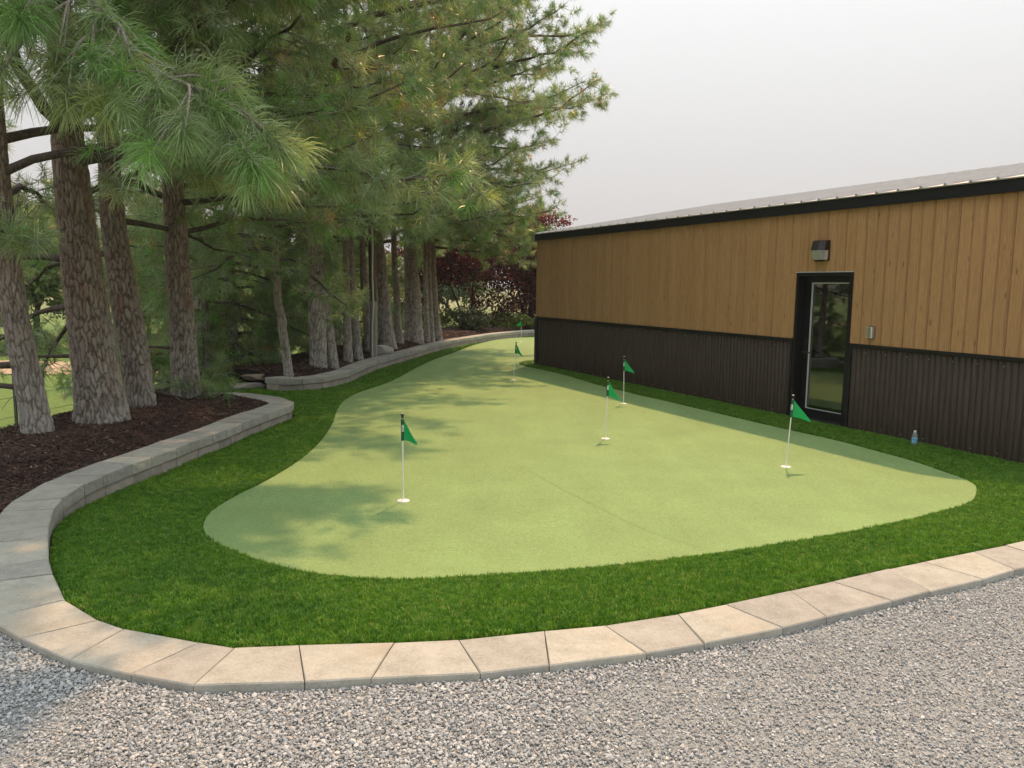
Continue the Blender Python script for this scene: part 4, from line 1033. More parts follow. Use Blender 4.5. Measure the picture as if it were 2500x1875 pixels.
    rust = np.clip((hsh(iu % nu, iv, 7) - 0.72) * 5, 0, 1)[..., None] * (1 - g_) * 0.4
    col = col * (1 - rust) + np.array([0.20, 0.095, 0.05]) * rust
    return obj('trunk', npmesh('trunk', V, F, MAT['bark'], col.reshape(-1, 3), smooth=True), parent), C

class Crown:
    def __init__(s, seed): s.r = np.random.default_rng(seed); s.P = []; s.D = []; s.L = []; s.C = []; s.N = []
    def tuft(s, p, d, L, c=None, n=1.0): s.P.append(p); s.D.append(d); s.L.append(L); s.C.append(-1 if c is None else c); s.N.append(n)

PAL = np.array([(0.135, 0.185, 0.080), (0.175, 0.195, 0.092), (0.20, 0.245, 0.155), (0.105, 0.205, 0.050), (0.215, 0.220, 0.085), (0.29, 0.165, 0.085), (0.095, 0.135, 0.068)])
def needles(cr, origin, shade=0.0):
    """turn the tufts of a crown into thin needle triangles; fewer and wider ones where they are far or unseen"""
    r = cr.r; P = np.array(cr.P); D = np.array(cr.D); L = np.array(cr.L); n_t = len(P)
    D /= np.linalg.norm(D, axis=1, keepdims=True)
    dist = np.linalg.norm(P - EYE, axis=1); vis = in_view(P, 0.10)
    cnt = np.where(vis, np.clip(330 / np.maximum(dist, 3.2), 25, 120), 9); cnt = (cnt * np.array(cr.N)).astype(int).clip(5)
    wid = np.where(vis, np.where(dist < 13, np.clip(0.00092 * dist, 0.0036, 0.012), np.clip(0.00060 * dist, 0.0095, 0.015)), 0.036)
    ci = np.array(cr.C); rc = r.choice(len(PAL), n_t, p=[.24, .20, .24, .15, .11, .015, .045]); ci = np.where(ci < 0, rc, ci)
    col = PAL[ci] * r.uniform(0.8, 1.2, (n_t, 1)) * np.array([1.68, 1.74, 1.74])
    T = np.repeat(np.arange(n_t), cnt); N = len(T)
    d = D[T]; a = np.where(np.abs(d[:, 2:3]) < 0.9, np.array([[0, 0, 1.0]]), np.array([[1.0, 0, 0]]))
    u = np.cross(d, a); u /= np.linalg.norm(u, axis=1, keepdims=True); w = np.cross(d, u)
    ph = r.random(N) * 2 * math.pi; age = r.random(N)
    th = np.radians(18 + 72 * age ** 0.8 + r.normal(0, 7, N))
    v = np.cos(th)[:, None] * d + np.sin(th)[:, None] * (np.cos(ph)[:, None] * u + np.sin(ph)[:, None] * w)
    ln = L[T] * r.uniform(0.72, 1.08, N)
    base = P[T] - d * (age * 0.55 * L[T])[:, None] + r.normal(0, 0.006, (N, 3))
    g = np.array([0, 0, -1.0])
    hor = np.sqrt(np.clip(1 - v[:, 2] ** 2, 0, 1))
    mid = base + v * (ln * 0.55)[:, None] + g * (ln * 0.05 * hor)[:, None]
    tip = base + v * (ln * 0.96)[:, None] + g * (ln * (0.24 + 0.10 * age) * hor)[:, None]
    sd = np.cross(v, r.normal(size=(N, 3))); sd /= np.maximum(np.linalg.norm(sd, axis=1, keepdims=True), 1e-6); sd *= (wid[T] / 2)[:, None]
    fresh = (1 - age)[:, None]
    c = col[T] * r.uniform(0.75, 1.25, (N, 1)) * (0.85 + 0.3 * fresh); c = c * (1 - 0.25 * fresh) + 0.25 * fresh * np.array([0.10, 0.20, 0.045]) * (ci[T] != 5)[:, None] + 0.25 * fresh * c * (ci[T] == 5)[:, None]
    near = (dist < 9.5) & vis; nn = near[T]
    o = np.array(origin)
    V = []; F = []; CC = []; b = 0
    k = np.where(nn)[0]
    if len(k):
        Vn = np.stack([base[k] - sd[k] * .6, base[k] + sd[k] * .6, mid[k] + sd[k], mid[k] - sd[k], tip[k]], 1).reshape(-1, 3); i = np.arange(len(k)) * 5
        F.append(np.vstack([np.stack([i, i + 1, i + 2], 1), np.stack([i, i + 2, i + 3], 1), np.stack([i + 3, i + 2, i + 4], 1)])); V.append(Vn); CC.append(np.repeat(c[k], 5, 0)); b += len(Vn)
    k = np.where(~nn)[0]
    if len(k):
        Vn = np.stack([base[k] - sd[k], base[k] + sd[k], tip[k]], 1).reshape(-1, 3); i = np.arange(len(k)) * 3 + b
        F.append(np.stack([i, i + 1, i + 2], 1)); V.append(Vn); CC.append(np.repeat(c[k], 3, 0))
    return np.vstack(V) - o, np.vstack(F), np.vstack(CC)

def rotz_(v, a): c, s = math.cos(a), math.sin(a); return np.array([v[0] * c - v[1] * s, v[0] * s + v[1] * c, v[2]])
def unit(v): return v / max(np.linalg.norm(v), 1e-9)

def tubes_batch(P, R, sides):
    """many tubes with the same number of points at once: P (K,n,3), R (K,n)"""
    K, n, _ = P.shape; T = np.gradient(P, axis=1); T /= np.maximum(np.linalg.norm(T, axis=2, keepdims=True), 1e-9)
    up = np.where(np.abs(T[:, :1, 2:3]) < 0.9, np.array([0, 0, 1.0]), np.array([1.0, 0, 0])); N = np.cross(T, np.broadcast_to(up, T.shape)); N /= np.maximum(np.linalg.norm(N, axis=2, keepdims=True), 1e-9)
    B = np.cross(T, N); a = np.arange(sides) * 2 * math.pi / sides
    V = P[:, :, None] + R[:, :, None, None] * (np.cos(a)[:, None] * N[:, :, None] + np.sin(a)[:, None] * B[:, :, None])
    k = np.arange(sides); k2 = (k + 1) % sides
    f = (np.arange(n - 1)[:, None, None] * sides + np.stack([k, k2, k2 + sides, k + sides], 1)[None]).reshape(-1, 4)
    F = (np.arange(K)[:, None, None] * (n * sides) + f[None]).reshape(-1, 4)
    return V.reshape(-1, 3), F

def grow_limb(cr, p0, az, length, e0, droop, r0, tl=0.2, start=0.3, dens=1.0, bare=0.12, hang=0.35, tn=1.0):
    """one main limb with its branchlets and twigs; returns the wood mesh pieces and adds needle tufts to the crown"""
    r = cr.r; n = max(5, int(length / 0.35)); pts = [np.array(p0, float)]; a = az; el = e0
    for i in range(n):
        t = (i + 1) / n; a += r.normal(0, 0.09); el = e0 + droop * t ** 1.2 + r.normal(0, 0.07) + (0.35 if t > 0.85 else 0)
        pts.append(pts[-1] + np.array([math.sin(a) * math.cos(el), math.cos(a) * math.cos(el), math.sin(el)]) * length / n)
    pts = np.array(pts); rad = r0 * (1 - 0.86 * np.linspace(0, 1, n + 1) ** 0.9)
    vis = in_view(pts, 0.06).any(); near = vis and np.linalg.norm(pts.mean(0) - EYE) < 12
    parts = [tube(pts, rad, 8 if near else (6 if vis else 5))]
    dn = dens * (1.0 if vis else 0.9); tn = 1.0 if vis else tn
    K = int((1 - start) * length / 0.135 * dn) + 3; t = np.minimum(start + (1 - start) * (np.arange(K) + r.random(K) * 0.8) / K, 0.995)
    x = t * n; i = np.minimum(x.astype(int), n - 1); q = pts[i] + (pts[i + 1] - pts[i]) * (x - i)[:, None]
    d = pts[i + 1] - pts[i]; d /= np.linalg.norm(d, axis=1, keepdims=True)
    bl = r.uniform(0.35, 1.0, K) * (1.15 - 0.55 * t) * min(1.0, length / 3.0 + 0.35)
    def turn(v, a): c, s = np.cos(a), np.sin(a); return np.stack([v[:, 0] * c - v[:, 1] * s, v[:, 0] * s + v[:, 1] * c, v[:, 2]], 1)
    nrmz = lambda v: v / np.maximum(np.linalg.norm(v, axis=1, keepdims=True), 1e-9)
    side = np.where(np.arange(K) % 2, 1, -1); cur = turn(d, side * r.uniform(0.4, 1.2, K))
    cur[:, 2] = cur[:, 2] * 0.5 + r.uniform(-0.60, 0.45, K) * np.where(r.random(K) > hang, 1, 1.7); cur = nrmz(cur)
    isb = r.random(K) < bare; curl = r.normal(0, 0.22, K); m_ = 4; B = [q]
    for j in range(m_):
        cur = nrmz(cur + np.array([0, 0, 1.0]) * ((-0.10 + 0.17 * j) * np.where(isb, -0.6, 0.7))[:, None] + r.normal(0, 0.11, (K, 3))); cur = turn(cur, np.where(isb, curl, curl * 0.3))
        B.append(B[-1] + cur * (bl / m_)[:, None])
    B = np.stack(B, 1); rr_ = np.linspace(0.0085, 0.0032, m_ + 1)[None] * (0.7 + 0.4 * bl)[:, None]
    twigs = []
    if vis: twigs.append(tubes_batch(B, rr_, 4 if near else 3))
    g = np.where(~isb)[0]
    for k in g: cr.tuft(B[k, -1], cur[k] + np.array([0, 0, 0.12]), tl * r.uniform(0.85, 1.15), None, tn)
    cnt = (1.6 + bl[g] / 0.20).astype(int); kk = np.repeat(g, cnt); M = len(kk)
    if M:
        f = r.uniform(0.25, 0.97, M) * m_; i = np.minimum(f.astype(int), m_ - 1); q2 = B[kk, i] + (B[kk, i + 1] - B[kk, i]) * (f - i)[:, None]
        td = turn(nrmz(B[kk, i + 1] - B[kk, i]), r.choice([-1, 1], M) * r.uniform(0.4, 1.3, M)); td[:, 2] += r.uniform(-0.5, 0.45, M); td = nrmz(td); l2 = r.uniform(0.08, 0.30, M)[:, None]
        e_ = q2 + td * l2 * 0.6 + np.array([0, 0, -0.01]); td2 = nrmz(td + np.array([0, 0, 0.25])); e2 = e_ + td2 * l2 * 0.4
        if near: twigs.append(tubes_batch(np.stack([q2, e_, e2], 1), np.broadcast_to(np.array([0.0045, 0.0038, 0.003]), (M, 3)), 3))
        for k in range(M): cr.tuft(e2[k], td2[k], tl * r.uniform(0.8, 1.1), None, tn)
    cr.tuft(pts[-1], unit(pts[-1] - pts[-2]) + np.array([0, 0, .2]), tl)
    return parts, twigs

def trunk_at(C, z): return np.array([np.interp(z, C[:, 2], C[:, k]) for k in range(4)])

def pine(label, path, H, zb, nl, lmax, seed, azc=None, azs=math.pi, tl=0.2, sides=40, fine=0.05, plate=0.06, depth=0.012, grey=1.3, extra=(), dens=1.0, droop=-0.45, low=(), group='row of pine trees', taper=0.0):
    return pine_(label, path, H, zb, nl, lmax, seed, azc, azs, tl, sides, fine, plate, depth, grey, extra, dens, droop, low, group, taper)
def pine_(label, path, H, zb, nl, lmax, seed, azc=None, azs=math.pi, tl=0.2, sides=40, fine=0.05, plate=0.06, depth=0.012, grey=1.3, extra=(), dens=1.0, droop=-0.45, low=(), group='row of pine trees', taper=0.0):
    o0 = (path[0][0], path[0][1], path[0][2]); T = thing('pine_tree', label, 'pine tree', o0, 0, group)
    _, C = bark_trunk('trunk', path, sides, fine, H, plate, depth, grey, seed, T, o0)
    cr = Crown(seed); r = cr.r; O = np.array(o0)
    def emit(parts, twigs):
        V, F = join(parts); o = obj('limb', npmesh('limb', V - O, F, MAT['limb'], smooth=True), T)
        if twigs:
            V, F = join(twigs); obj('twigs', npmesh('twigs', V - O, F, MAT['twig'], smooth=True), o)
    a0 = r.random() * 6.28
    for k in range(nl):
        f = (k + 0.5) / nl; z = zb + (H - 0.6 - zb) * f ** 1.45; c = trunk_at(C, z)
        az = a0 + k * 2.399 + r.normal(0, 0.3)
        if azc is not None: az = azc + azs * (((k * 0.618034) % 1) * 2 - 1) + r.normal(0, 0.15)
        ln = lmax * (1 - f) ** 0.45 * r.uniform(0.75, 1.1) + 0.5; ln *= float(np.clip(1 - taper + taper * (z - zb) / 2.2, 1 - taper, 1))
        e0 = 0.10 + 0.55 * f + r.normal(0, 0.1); dr = droop * (1 - 0.5 * f)
        emit(*grow_limb(cr, c[:3], az, ln, e0, dr, 0.014 + 0.0105 * ln, tl, start=0.28, dens=dens, bare=0.2))
    for (z, az, ln, e0, dr, st, bare) in extra:  # limbs mostly added to shade the green, many of them above the view
        c = trunk_at(C, z); emit(*grow_limb(cr, c[:3], az, ln, e0, dr, 0.016 + 0.0115 * ln, tl, start=st, dens=1.5, bare=0.0, tn=2.2))
    for (z, az, ln, e0, dr, st, bare) in low:
        c = trunk_at(C, z); emit(*grow_limb(cr, c[:3], az, ln, e0, dr, 0.016 + 0.0115 * ln, tl, start=st, dens=dens * (1 - bare), bare=bare))
    V, F, cc = needles(cr, o0)
    obj('crown', npmesh('crown', V, F, MAT['needles'], cc), T)
    return T, C, cr

E_ = math.radians(90)      # heading +X (towards the green)
T1 = [(-4.878, 8.117, 0.28, 0.154), (-4.937, 8.117, 0.702, 0.139), (-5.037, 8.117, 1.455, 0.125), (-5.078, 8.117, 1.989, 0.113), (-5.112, 8.117, 2.555, 0.102)]
T2 = [(-4.61, 8.894, 0.28, 0.296), (-4.645, 8.894, 0.694, 0.258), (-4.713, 8.894, 1.428, 0.228), (-4.771, 8.894, 2.147, 0.207), (-4.81, 8.894, 2.765, 0.188), (-4.841, 8.894, 3.415, 0.168), (-4.858, 8.894, 4.307, 0.136)]
T3 = [(-4.667, 9.97, 0.28, 0.171), (-4.708, 9.97, 0.768, 0.17), (-4.793, 9.97, 1.383, 0.174), (-4.869, 9.97, 2.039, 0.157), (-4.915, 9.97, 2.472, 0.146), (-4.938, 9.97, 3.126, 0.13)]
T4 = [(-4.482, 10.89, 0.28, 0.203), (-4.491, 10.89, 0.79, 0.18), (-4.504, 10.89, 1.349, 0.167), (-4.531, 10.89, 2.121, 0.158), (-4.547, 10.89, 2.836, 0.143), (-4.569, 10.89, 3.413, 0.131)]
T5 = [(-3.997, 14.18, 0.28, 0.088), (-4.039, 14.18, 0.712, 0.08), (-4.096, 14.18, 1.075, 0.08), (-4.08, 14.18, 1.148, 0.084), (-4.145, 14.18, 1.509, 0.072), (-4.165, 14.18, 1.867, 0.065), (-4.171, 14.18, 2.224, 0.054)]
T6 = [(-3.778, 15.48, 0.28, 0.168), (-3.777, 15.48, 0.775, 0.167), (-3.789, 15.48, 1.502, 0.17), (-3.8, 15.48, 2.268, 0.149), (-3.82, 15.48, 2.886, 0.129), (-3.855, 15.48, 3.574, 0.109)]
T6b = [(-3.56, 15.75, 0.28, 0.126), (-3.60, 15.75, 0.718, 0.109), (-3.68, 15.75, 1.385, 0.1), (-3.76, 15.75, 1.964, 0.091), (-3.81, 15.75, 2.62, 0.083)]
T7 = [(-3.515, 17.038, 0.28, 0.105), (-3.525, 17.038, 0.937, 0.087), (-3.531, 17.038, 1.804, 0.078), (-3.525, 17.038, 2.999, 0.065)]
T8 = [(-3.416, 17.664, 0.28, 0.109), (-3.472, 17.664, 0.996, 0.09), (-3.534, 17.664, 1.893, 0.076), (-3.552, 17.664, 2.691, 0.063)]
T9 = [(-3.443, 19.023, 0.28, 0.088), (-3.457, 19.023, 0.837, 0.097), (-3.516, 19.023, 1.804, 0.097), (-3.548, 19.023, 2.569, 0.077)]
T10 = [(-3.205, 20.51, 0.28, 0.242), (-3.265, 20.51, 0.868, 0.189), (-3.312, 20.51, 1.609, 0.152), (-3.388, 20.51, 2.63, 0.135), (-3.465, 20.51, 3.447, 0.119)]
T11 = [(-3.083, 21.731, 0.28, 0.134), (-3.124, 21.731, 0.925, 0.106), (-3.154, 21.731, 1.698, 0.094), (-3.206, 21.731, 2.464, 0.083)]
T12 = [(-2.81, 22.777, 0.28, 0.292), (-2.832, 22.777, 0.886, 0.256), (-2.854, 22.777, 1.593, 0.238), (-2.898, 22.777, 2.476, 0.196), (-2.93, 22.777, 3.409, 0.172)]
T13 = [(-2.499, 23.371, 0.28, 0.096), (-2.523, 23.371, 1.104, 0.078), (-2.547, 23.371, 2.051, 0.068)]
T14 = [(-2.388, 23.577, 0.28, 0.103), (-2.425, 23.577, 1.099, 0.084), (-2.461, 23.577, 2.055, 0.072)]
T15 = [(-2.25, 24.174, 0.28, 0.136), (-2.326, 24.174, 1.082, 0.105), (-2.388, 24.174, 2.049, 0.092)]
# limbs: (height, heading, length, start elevation, droop, where side growth starts, share bare)
pine('slender pine trunk leaning left at the left edge of the photo', T1, 8.5, 2.6, 11, 3.2, 31, 1.4, 1.9, tl=0.21,
     extra=[(5.6, 1.5, 4.6, 0.15, -0.3, 0.2, 0), (6.4, 1.8, 4.4, 0.15, -0.3, 0.2, 0), (7.2, 1.6, 4.2, 0.2, -0.3, 0.2, 0), (6.0, 2.1, 4.0, 0.2, -0.3, 0.2, 0)], sides=110, fine=0.016, plate=0.043, depth=0.016,
     low=[(0.75, -1.5, 1.6, 0.1, -0.5, 0.4, 0.3), (1.0, -1.2, 2.2, 0.0, -0.6, 0.35, 0.2), (1.75, -1.9, 1.8, 0.2, -0.9, 0.3, 0.2), (2.3, 2.6, 1.5, 0.2, -0.4, 0.3, 0.1)])
pine('thickest near pine trunk with coarse plated bark, second from left', T2, 9.0, 3.0, 20, 5.0, 32, 1.4, 1.7, tl=0.21, droop=-0.38,
     extra=[(5.5, 1.5, 5.2, 0.15, -0.3, 0.2, 0), (6.2, 1.75, 5.2, 0.15, -0.3, 0.2, 0), (7.0, 1.35, 5.0, 0.2, -0.3, 0.2, 0), (7.6, 1.65, 4.8, 0.2, -0.3, 0.2, 0), (5.2, 1.95, 5.0, 0.2, -0.3, 0.2, 0)], sides=190, fine=0.0145, plate=0.050, depth=0.026, grey=1.0,
     low=[(2.05, -1.35, 2.6, 0.45, -1.5, 0.4, 0.3), (0.98, -1.45, 1.3, 0.05, -0.2, 0.5, 0.35), (1.65, -1.2, 1.6, -0.5, -0.5, 0.3, 0.6), (1.5, -1.0, 2.6, 0.2, -1.0, 0.35, 0.5), (2.75, 0.9, 1.9, 0.5, -0.3, 0.45, 0.2)])
pine('leaning pine trunk just behind and right of the thickest near one', T3, 9.0, 3.1, 16, 4.8, 33, 1.5, 1.7, tl=0.20, droop=-0.35,
     extra=[(5.6, 1.6, 5.0, 0.15, -0.3, 0.2, 0), (6.6, 1.85, 4.8, 0.15, -0.3, 0.2, 0), (7.6, 1.5, 4.6, 0.2, -0.3, 0.2, 0)], sides=120, fine=0.016, plate=0.046, depth=0.021, grey=0.9,
     low=[(2.6, 0.2, 2.6, 0.1, -0.6, 0.3, 0.1), (2.2, -1.0, 2.8, 0.0, -0.5, 0.3, 0.2), (0.5, 0.6, 1.0, -0.1, -0.2, 0.4, 0.0)])
T4C = pine('straight pine trunk at the rounded tip of the nearer bed', T4, 9.5, 3.1, 26, 5.4, 34, 1.5, 1.8, tl=0.20, droop=-0.26, taper=0.42,
     extra=[(5.6, 1.6, 5.2, 0.15, -0.3, 0.2, 0), (6.3, 1.35, 5.0, 0.15, -0.3, 0.2, 0), (6.9, 1.8, 5.0, 0.2, -0.3, 0.2, 0), (7.5, 1.55, 4.8, 0.2, -0.3, 0.2, 0)], sides=120, fine=0.016, plate=0.046, depth=0.020, grey=0.9,
     low=[(2.5, 0.9, 2.4, 0.35, -0.6, 0.35, 0.1), (2.35, -0.6, 2.4, 0.0, -0.5, 0.3, 0.2), (0.45, -0.9, 0.9, 0.1, -0.2, 0.3, 0.0), (2.9, 1.7, 2.6, 0.1, -0.4, 0.3, 0.1), (0.95, -1.1, 1.2, 0.1, -0.3, 0.3, 0.0)])
pine('thin crooked pine trunk at the near end of the far bed', T5, 5.8, 2.0, 14, 2.1, 35, None, tl=0.19, sides=48, fine=0.03, plate=0.04, depth=0.006, grey=1.15, droop=-0.9)
pine('stout pale-barked pine, first thick trunk of the far bed', T6, 12.0, 2.9, 26, 5.0, 36, 1.6, 2.2, tl=0.19, droop=-0.3, taper=0.45,
     extra=[(5.2, 1.7, 4.8, 0.15, -0.25, 0.2, 0), (6.4, 1.95, 5.0, 0.15, -0.25, 0.2, 0), (7.2, 1.5, 5.0, 0.2, -0.25, 0.2, 0), (7.8, 1.8, 4.8, 0.2, -0.25, 0.2, 0)], sides=64, fine=0.03, plate=0.055, depth=0.014, grey=1.35)
pine('pine trunk hugging the right side of the stout pale-barked one', T6b, 8.5, 2.6, 10, 3.2, 37, 1.7, 2.0, tl=0.19, droop=-0.3, sides=48, fine=0.035, plate=0.05, depth=0.01, grey=1.3)
pine('thin straight pine trunk left of the wooden pole', T7, 8.0, 2.8, 13, 3.2, 38, 1.5, 2.3, tl=0.19, droop=-0.3, sides=40, fine=0.04, plate=0.045, depth=0.008, grey=1.2)
pine('thin left-leaning pine trunk right beside the straight one', T8, 8.0, 2.9, 12, 3.0, 39, 1.5, 2.3, tl=0.19, droop=-0.3, sides=40, fine=0.04, plate=0.045, depth=0.008, grey=1.2)
pine('pine trunk half hidden behind the wooden pole', T9, 8.0, 2.9, 11, 3.0, 40, 1.5, 2.3, tl=0.19, droop=-0.3, sides=36, fine=0.045, plate=0.045, depth=0.008, grey=1.0)
pine('big pine with flared base right behind the wooden pole', T10, 14.0, 3.3, 44, 6.7, 41, 1.7, 2.0, tl=0.20, droop=-0.3, taper=0.52, sides=60, fine=0.035, plate=0.055, depth=0.016, grey=1.3)
pine('thin pine trunk between the two big trunks of the far bed', T11, 8.5, 3.0, 12, 3.0, 42, 1.5, 2.3, tl=0.19, droop=-0.3, sides=36, fine=0.045, plate=0.045, depth=0.008, grey=1.1)
pine('thickest straight pine trunk of the far bed, just left of the slim trio', T12, 14.5, 3.3, 46, 6.7, 43, 1.75, 1.9, tl=0.20, droop=-0.3, taper=0.5,
     extra=[(6.3, 1.65, 5.6, 0.15, -0.2, 0.2, 0), (7.2, 1.8, 5.7, 0.15, -0.2, 0.2, 0), (8.1, 1.6, 5.4, 0.2, -0.2, 0.2, 0), (9.0, 1.75, 5.2, 0.2, -0.2, 0.2, 0)], sides=60, fine=0.035, plate=0.06, depth=0.016, grey=1.3)
pine('slim pale pine trunk, first of the trio before the red trees', T13, 8.5, 3.2, 8, 3.2, 44, 1.8, 2.0, tl=0.20, droop=-0.3, sides=30, fine=0.05, plate=0.045, depth=0.007, grey=1.9)
pine('slim pine trunk, middle one of the trio before the red trees', T14, 8.5, 3.2, 8, 3.4, 45, 1.8, 2.0, tl=0.20, droop=-0.3, sides=30, fine=0.05, plate=0.045, depth=0.007, grey=1.2)
pine('pine trunk with long low boughs, right one of the trio before the red trees', T15, 9.5, 3.3, 20, 4.4, 46, 1.75, 1.7, tl=0.21, droop=-0.3, taper=0.5,
     low=[(3.2, 1.7, 2.9, 0.05, -0.35, 0.2, 0.05), (3.0, 1.95, 2.8, 0.0, -0.3, 0.2, 0.05), (3.6, 1.55, 3.0, 0.05, -0.35, 0.2, 0.05), (3.4, 1.85, 3.2, 0.05, -0.3, 0.2, 0.05)], sides=36, fine=0.045, plate=0.05, depth=0.009, grey=1.2)
# dark low-branched pines standing behind the row
pine('dark pine with branches drooping to the ground behind the bed gap', [(-6.3, 16.2, -0.3, 0.17), (-6.3, 16.2, 1.5, 0.15), (-6.35, 16.2, 3.5, 0.12)], 8.5, 0.3, 52, 2.7, 51, None, tl=0.22, sides=30, fine=0.08, plate=0.06, depth=0.01, droop=-1.1, dens=1.7)
pine('second dark low-branched pine behind the thin far trunks', [(-6.2, 20.5, -0.4, 0.17), (-6.2, 20.5, 1.5, 0.15), (-6.2, 20.5, 3.5, 0.12)], 9, 0.3, 44, 2.8, 52, None, tl=0.23, sides=24, fine=0.1, plate=0.06, depth=0.01, droop=-1.0, dens=1.5)
pine('shaded pine farther behind, between the far trunks', [(-5.6, 25.5, -0.4, 0.16), (-5.6, 25.5, 1.5, 0.14), (-5.6, 25.5, 3.5, 0.11)], 9, 0.3, 40, 2.8, 53, None, tl=0.24, sides=24, fine=0.1, plate=0.06, depth=0.01, droop=-0.9, dens=1.3)
pine('shaded low-branched pine between the other two dark ones', [(-6.4, 18.2, -0.5, 0.15), (-6.4, 18.2, 1.5, 0.13), (-6.4, 18.2, 3.5, 0.10)], 7.5, 0.2, 40, 2.3, 55, None, tl=0.22, sides=24, fine=0.1, plate=0.06, depth=0.01, droop=-1.0, dens=1.4)
pine('low dark pine behind the leaning left trunk', [(-8.2, 11.2, -0.9, 0.15), (-8.2, 11.2, 1.0, 0.13), (-8.25, 11.2, 3.0, 0.10)], 5.0, 0.9, 7, 1.6, 54, None, tl=0.21, sides=24, fine=0.1, plate=0.06, depth=0.01, droop=-0.8)

# cones on the boughs of the straight near pine
def cone_mesh():
    mb = MB(); n = 9; prof = []
    for i in range(n):
        t = i / (n - 1); R = 0.036 * math.sin(math.pi * (0.12 + 0.82 * t)) ** 0.8
        prof += [(R * 1.0, -0.10 * t), (R * 0.72, -0.10 * t - 0.005)]
    mb.lathe(prof, 12); return mb.mesh('cone', plain('cone_scales', (0.075, 0.032, 0.018), 0.8))
CM = cone_mesh(); tp = np.array(T4C[2].P); 
for tgt in ((-0.75, 7.9, 3.9), (-1.3, 9.0, 4.1), (-1.0, 8.5, 3.4)):
    i = np.argmin(np.linalg.norm(tp - np.array(tgt), axis=1)); obj('cone', CM, T4C[0], tuple(tp[i] - np.array(T4[0][:3]) + np.array([0, 0, -0.01])))

# near pine just left of the view: its long limbs hang into the upper left
T0 = [(-5.1, 4.7, 0.25, 0.22), (-5.12, 4.7, 1.5, 0.19), (-5.1, 4.75, 3.0, 0.16), (-5.1, 4.8, 4.5, 0.13)]
tn, C0, cr0 = pine('big near pine out of view at left whose long-needled boughs hang into the upper left', T0, 8.5, 4.3, 14, 5.0, 61, 1.4, 1.3, tl=0.23, sides=36, fine=0.06, plate=0.06, depth=0.012)
crn = Crown(77); O = np.array(T0[0][:3]); rr = crn.r
LIMB = smooth_line([(-5.1, 4.8, 4.55), (-4.2, 5.0, 4.75), (-3.4, 5.05, 4.45), (-2.9, 5.0, 4.08), (-2.52, 4.9, 3.53), (-2.31, 4.9, 3.28), (-2.08, 4.8, 3.07), (-1.9, 4.75, 2.98)], 0.1)
V, F = tube(LIMB, np.linspace(0.045, 0.010, len(LIMB)), 10); hl = obj('limb', npmesh('limb', V - O, F, MAT['twig'], smooth=True), tn)
SPOTS = [(-2.56, 4.6, 3.01), (-2.66, 4.6, 3.27), (-2.36, 4.7, 2.98), (-2.44, 4.5, 2.80), (-2.24, 4.5, 2.76), (-2.16, 4.7, 3.05), (-1.77, 4.4, 2.62), (-1.96, 4.6, 2.86), (-1.66, 4.6, 2.80),
         (-1.87, 4.85, 2.99), (-1.56, 4.6, 2.62), (-1.40, 4.7, 2.69), (-1.60, 4.8, 2.90), (-1.40, 4.5, 2.47), (-1.30, 4.7, 2.58), (-2.40, 4.85, 3.31), (-2.62, 4.4, 3.22), (-2.76, 4.4, 2.92), (-2.05, 4.55, 2.66), (-2.25, 5.0, 3.25)]
tw = []
for q in SPOTS:
    q = np.array(q); i = np.argmin(np.linalg.norm(LIMB - (q + np.array([-0.22, 0.1, 0.32])), axis=1)); s0 = LIMB[i]
    mid = (s0 + q) / 2 + rr.normal(0, 0.04, 3) + np.array([0, 0, 0.05]); ln_ = smooth_line([s0, mid, q], 0.05)
    tw.append(tube(ln_, np.linspace(0.009, 0.005, len(ln_)), 6)); d = unit(q - mid) + np.array([0.25, -0.2, 0.05])
    c_ = int(rr.choice([0, 0, 3, 3, 1, 4]))
    crn.tuft(q, unit(d), 0.235, c_, 2.2); crn.tuft(q - unit(d) * 0.08, unit(d + np.array([0, 0, -.5])), 0.24, 2, 1.6)
    for e in range(2):
        p2 = q + rr.normal(0, 0.11, 3) + np.array([-0.05, 0.05, 0.05]); crn.tuft(p2, unit(d + rr.normal(0, .4, 3)), 0.22, None, 1.3); tw.append(tube(np.array([mid, (mid + p2) / 2, p2]), [0.005, 0.004, 0.0035], 5))
V, F = join(tw); obj('twigs', npmesh('twigs', V - O, F, MAT['twig'], smooth=True), hl)
V, F, cc = needles(crn, T0[0][:3]); cc = cc * 1.18; obj('bough', npmesh('bough', V, F, MAT['needles'], cc), tn)

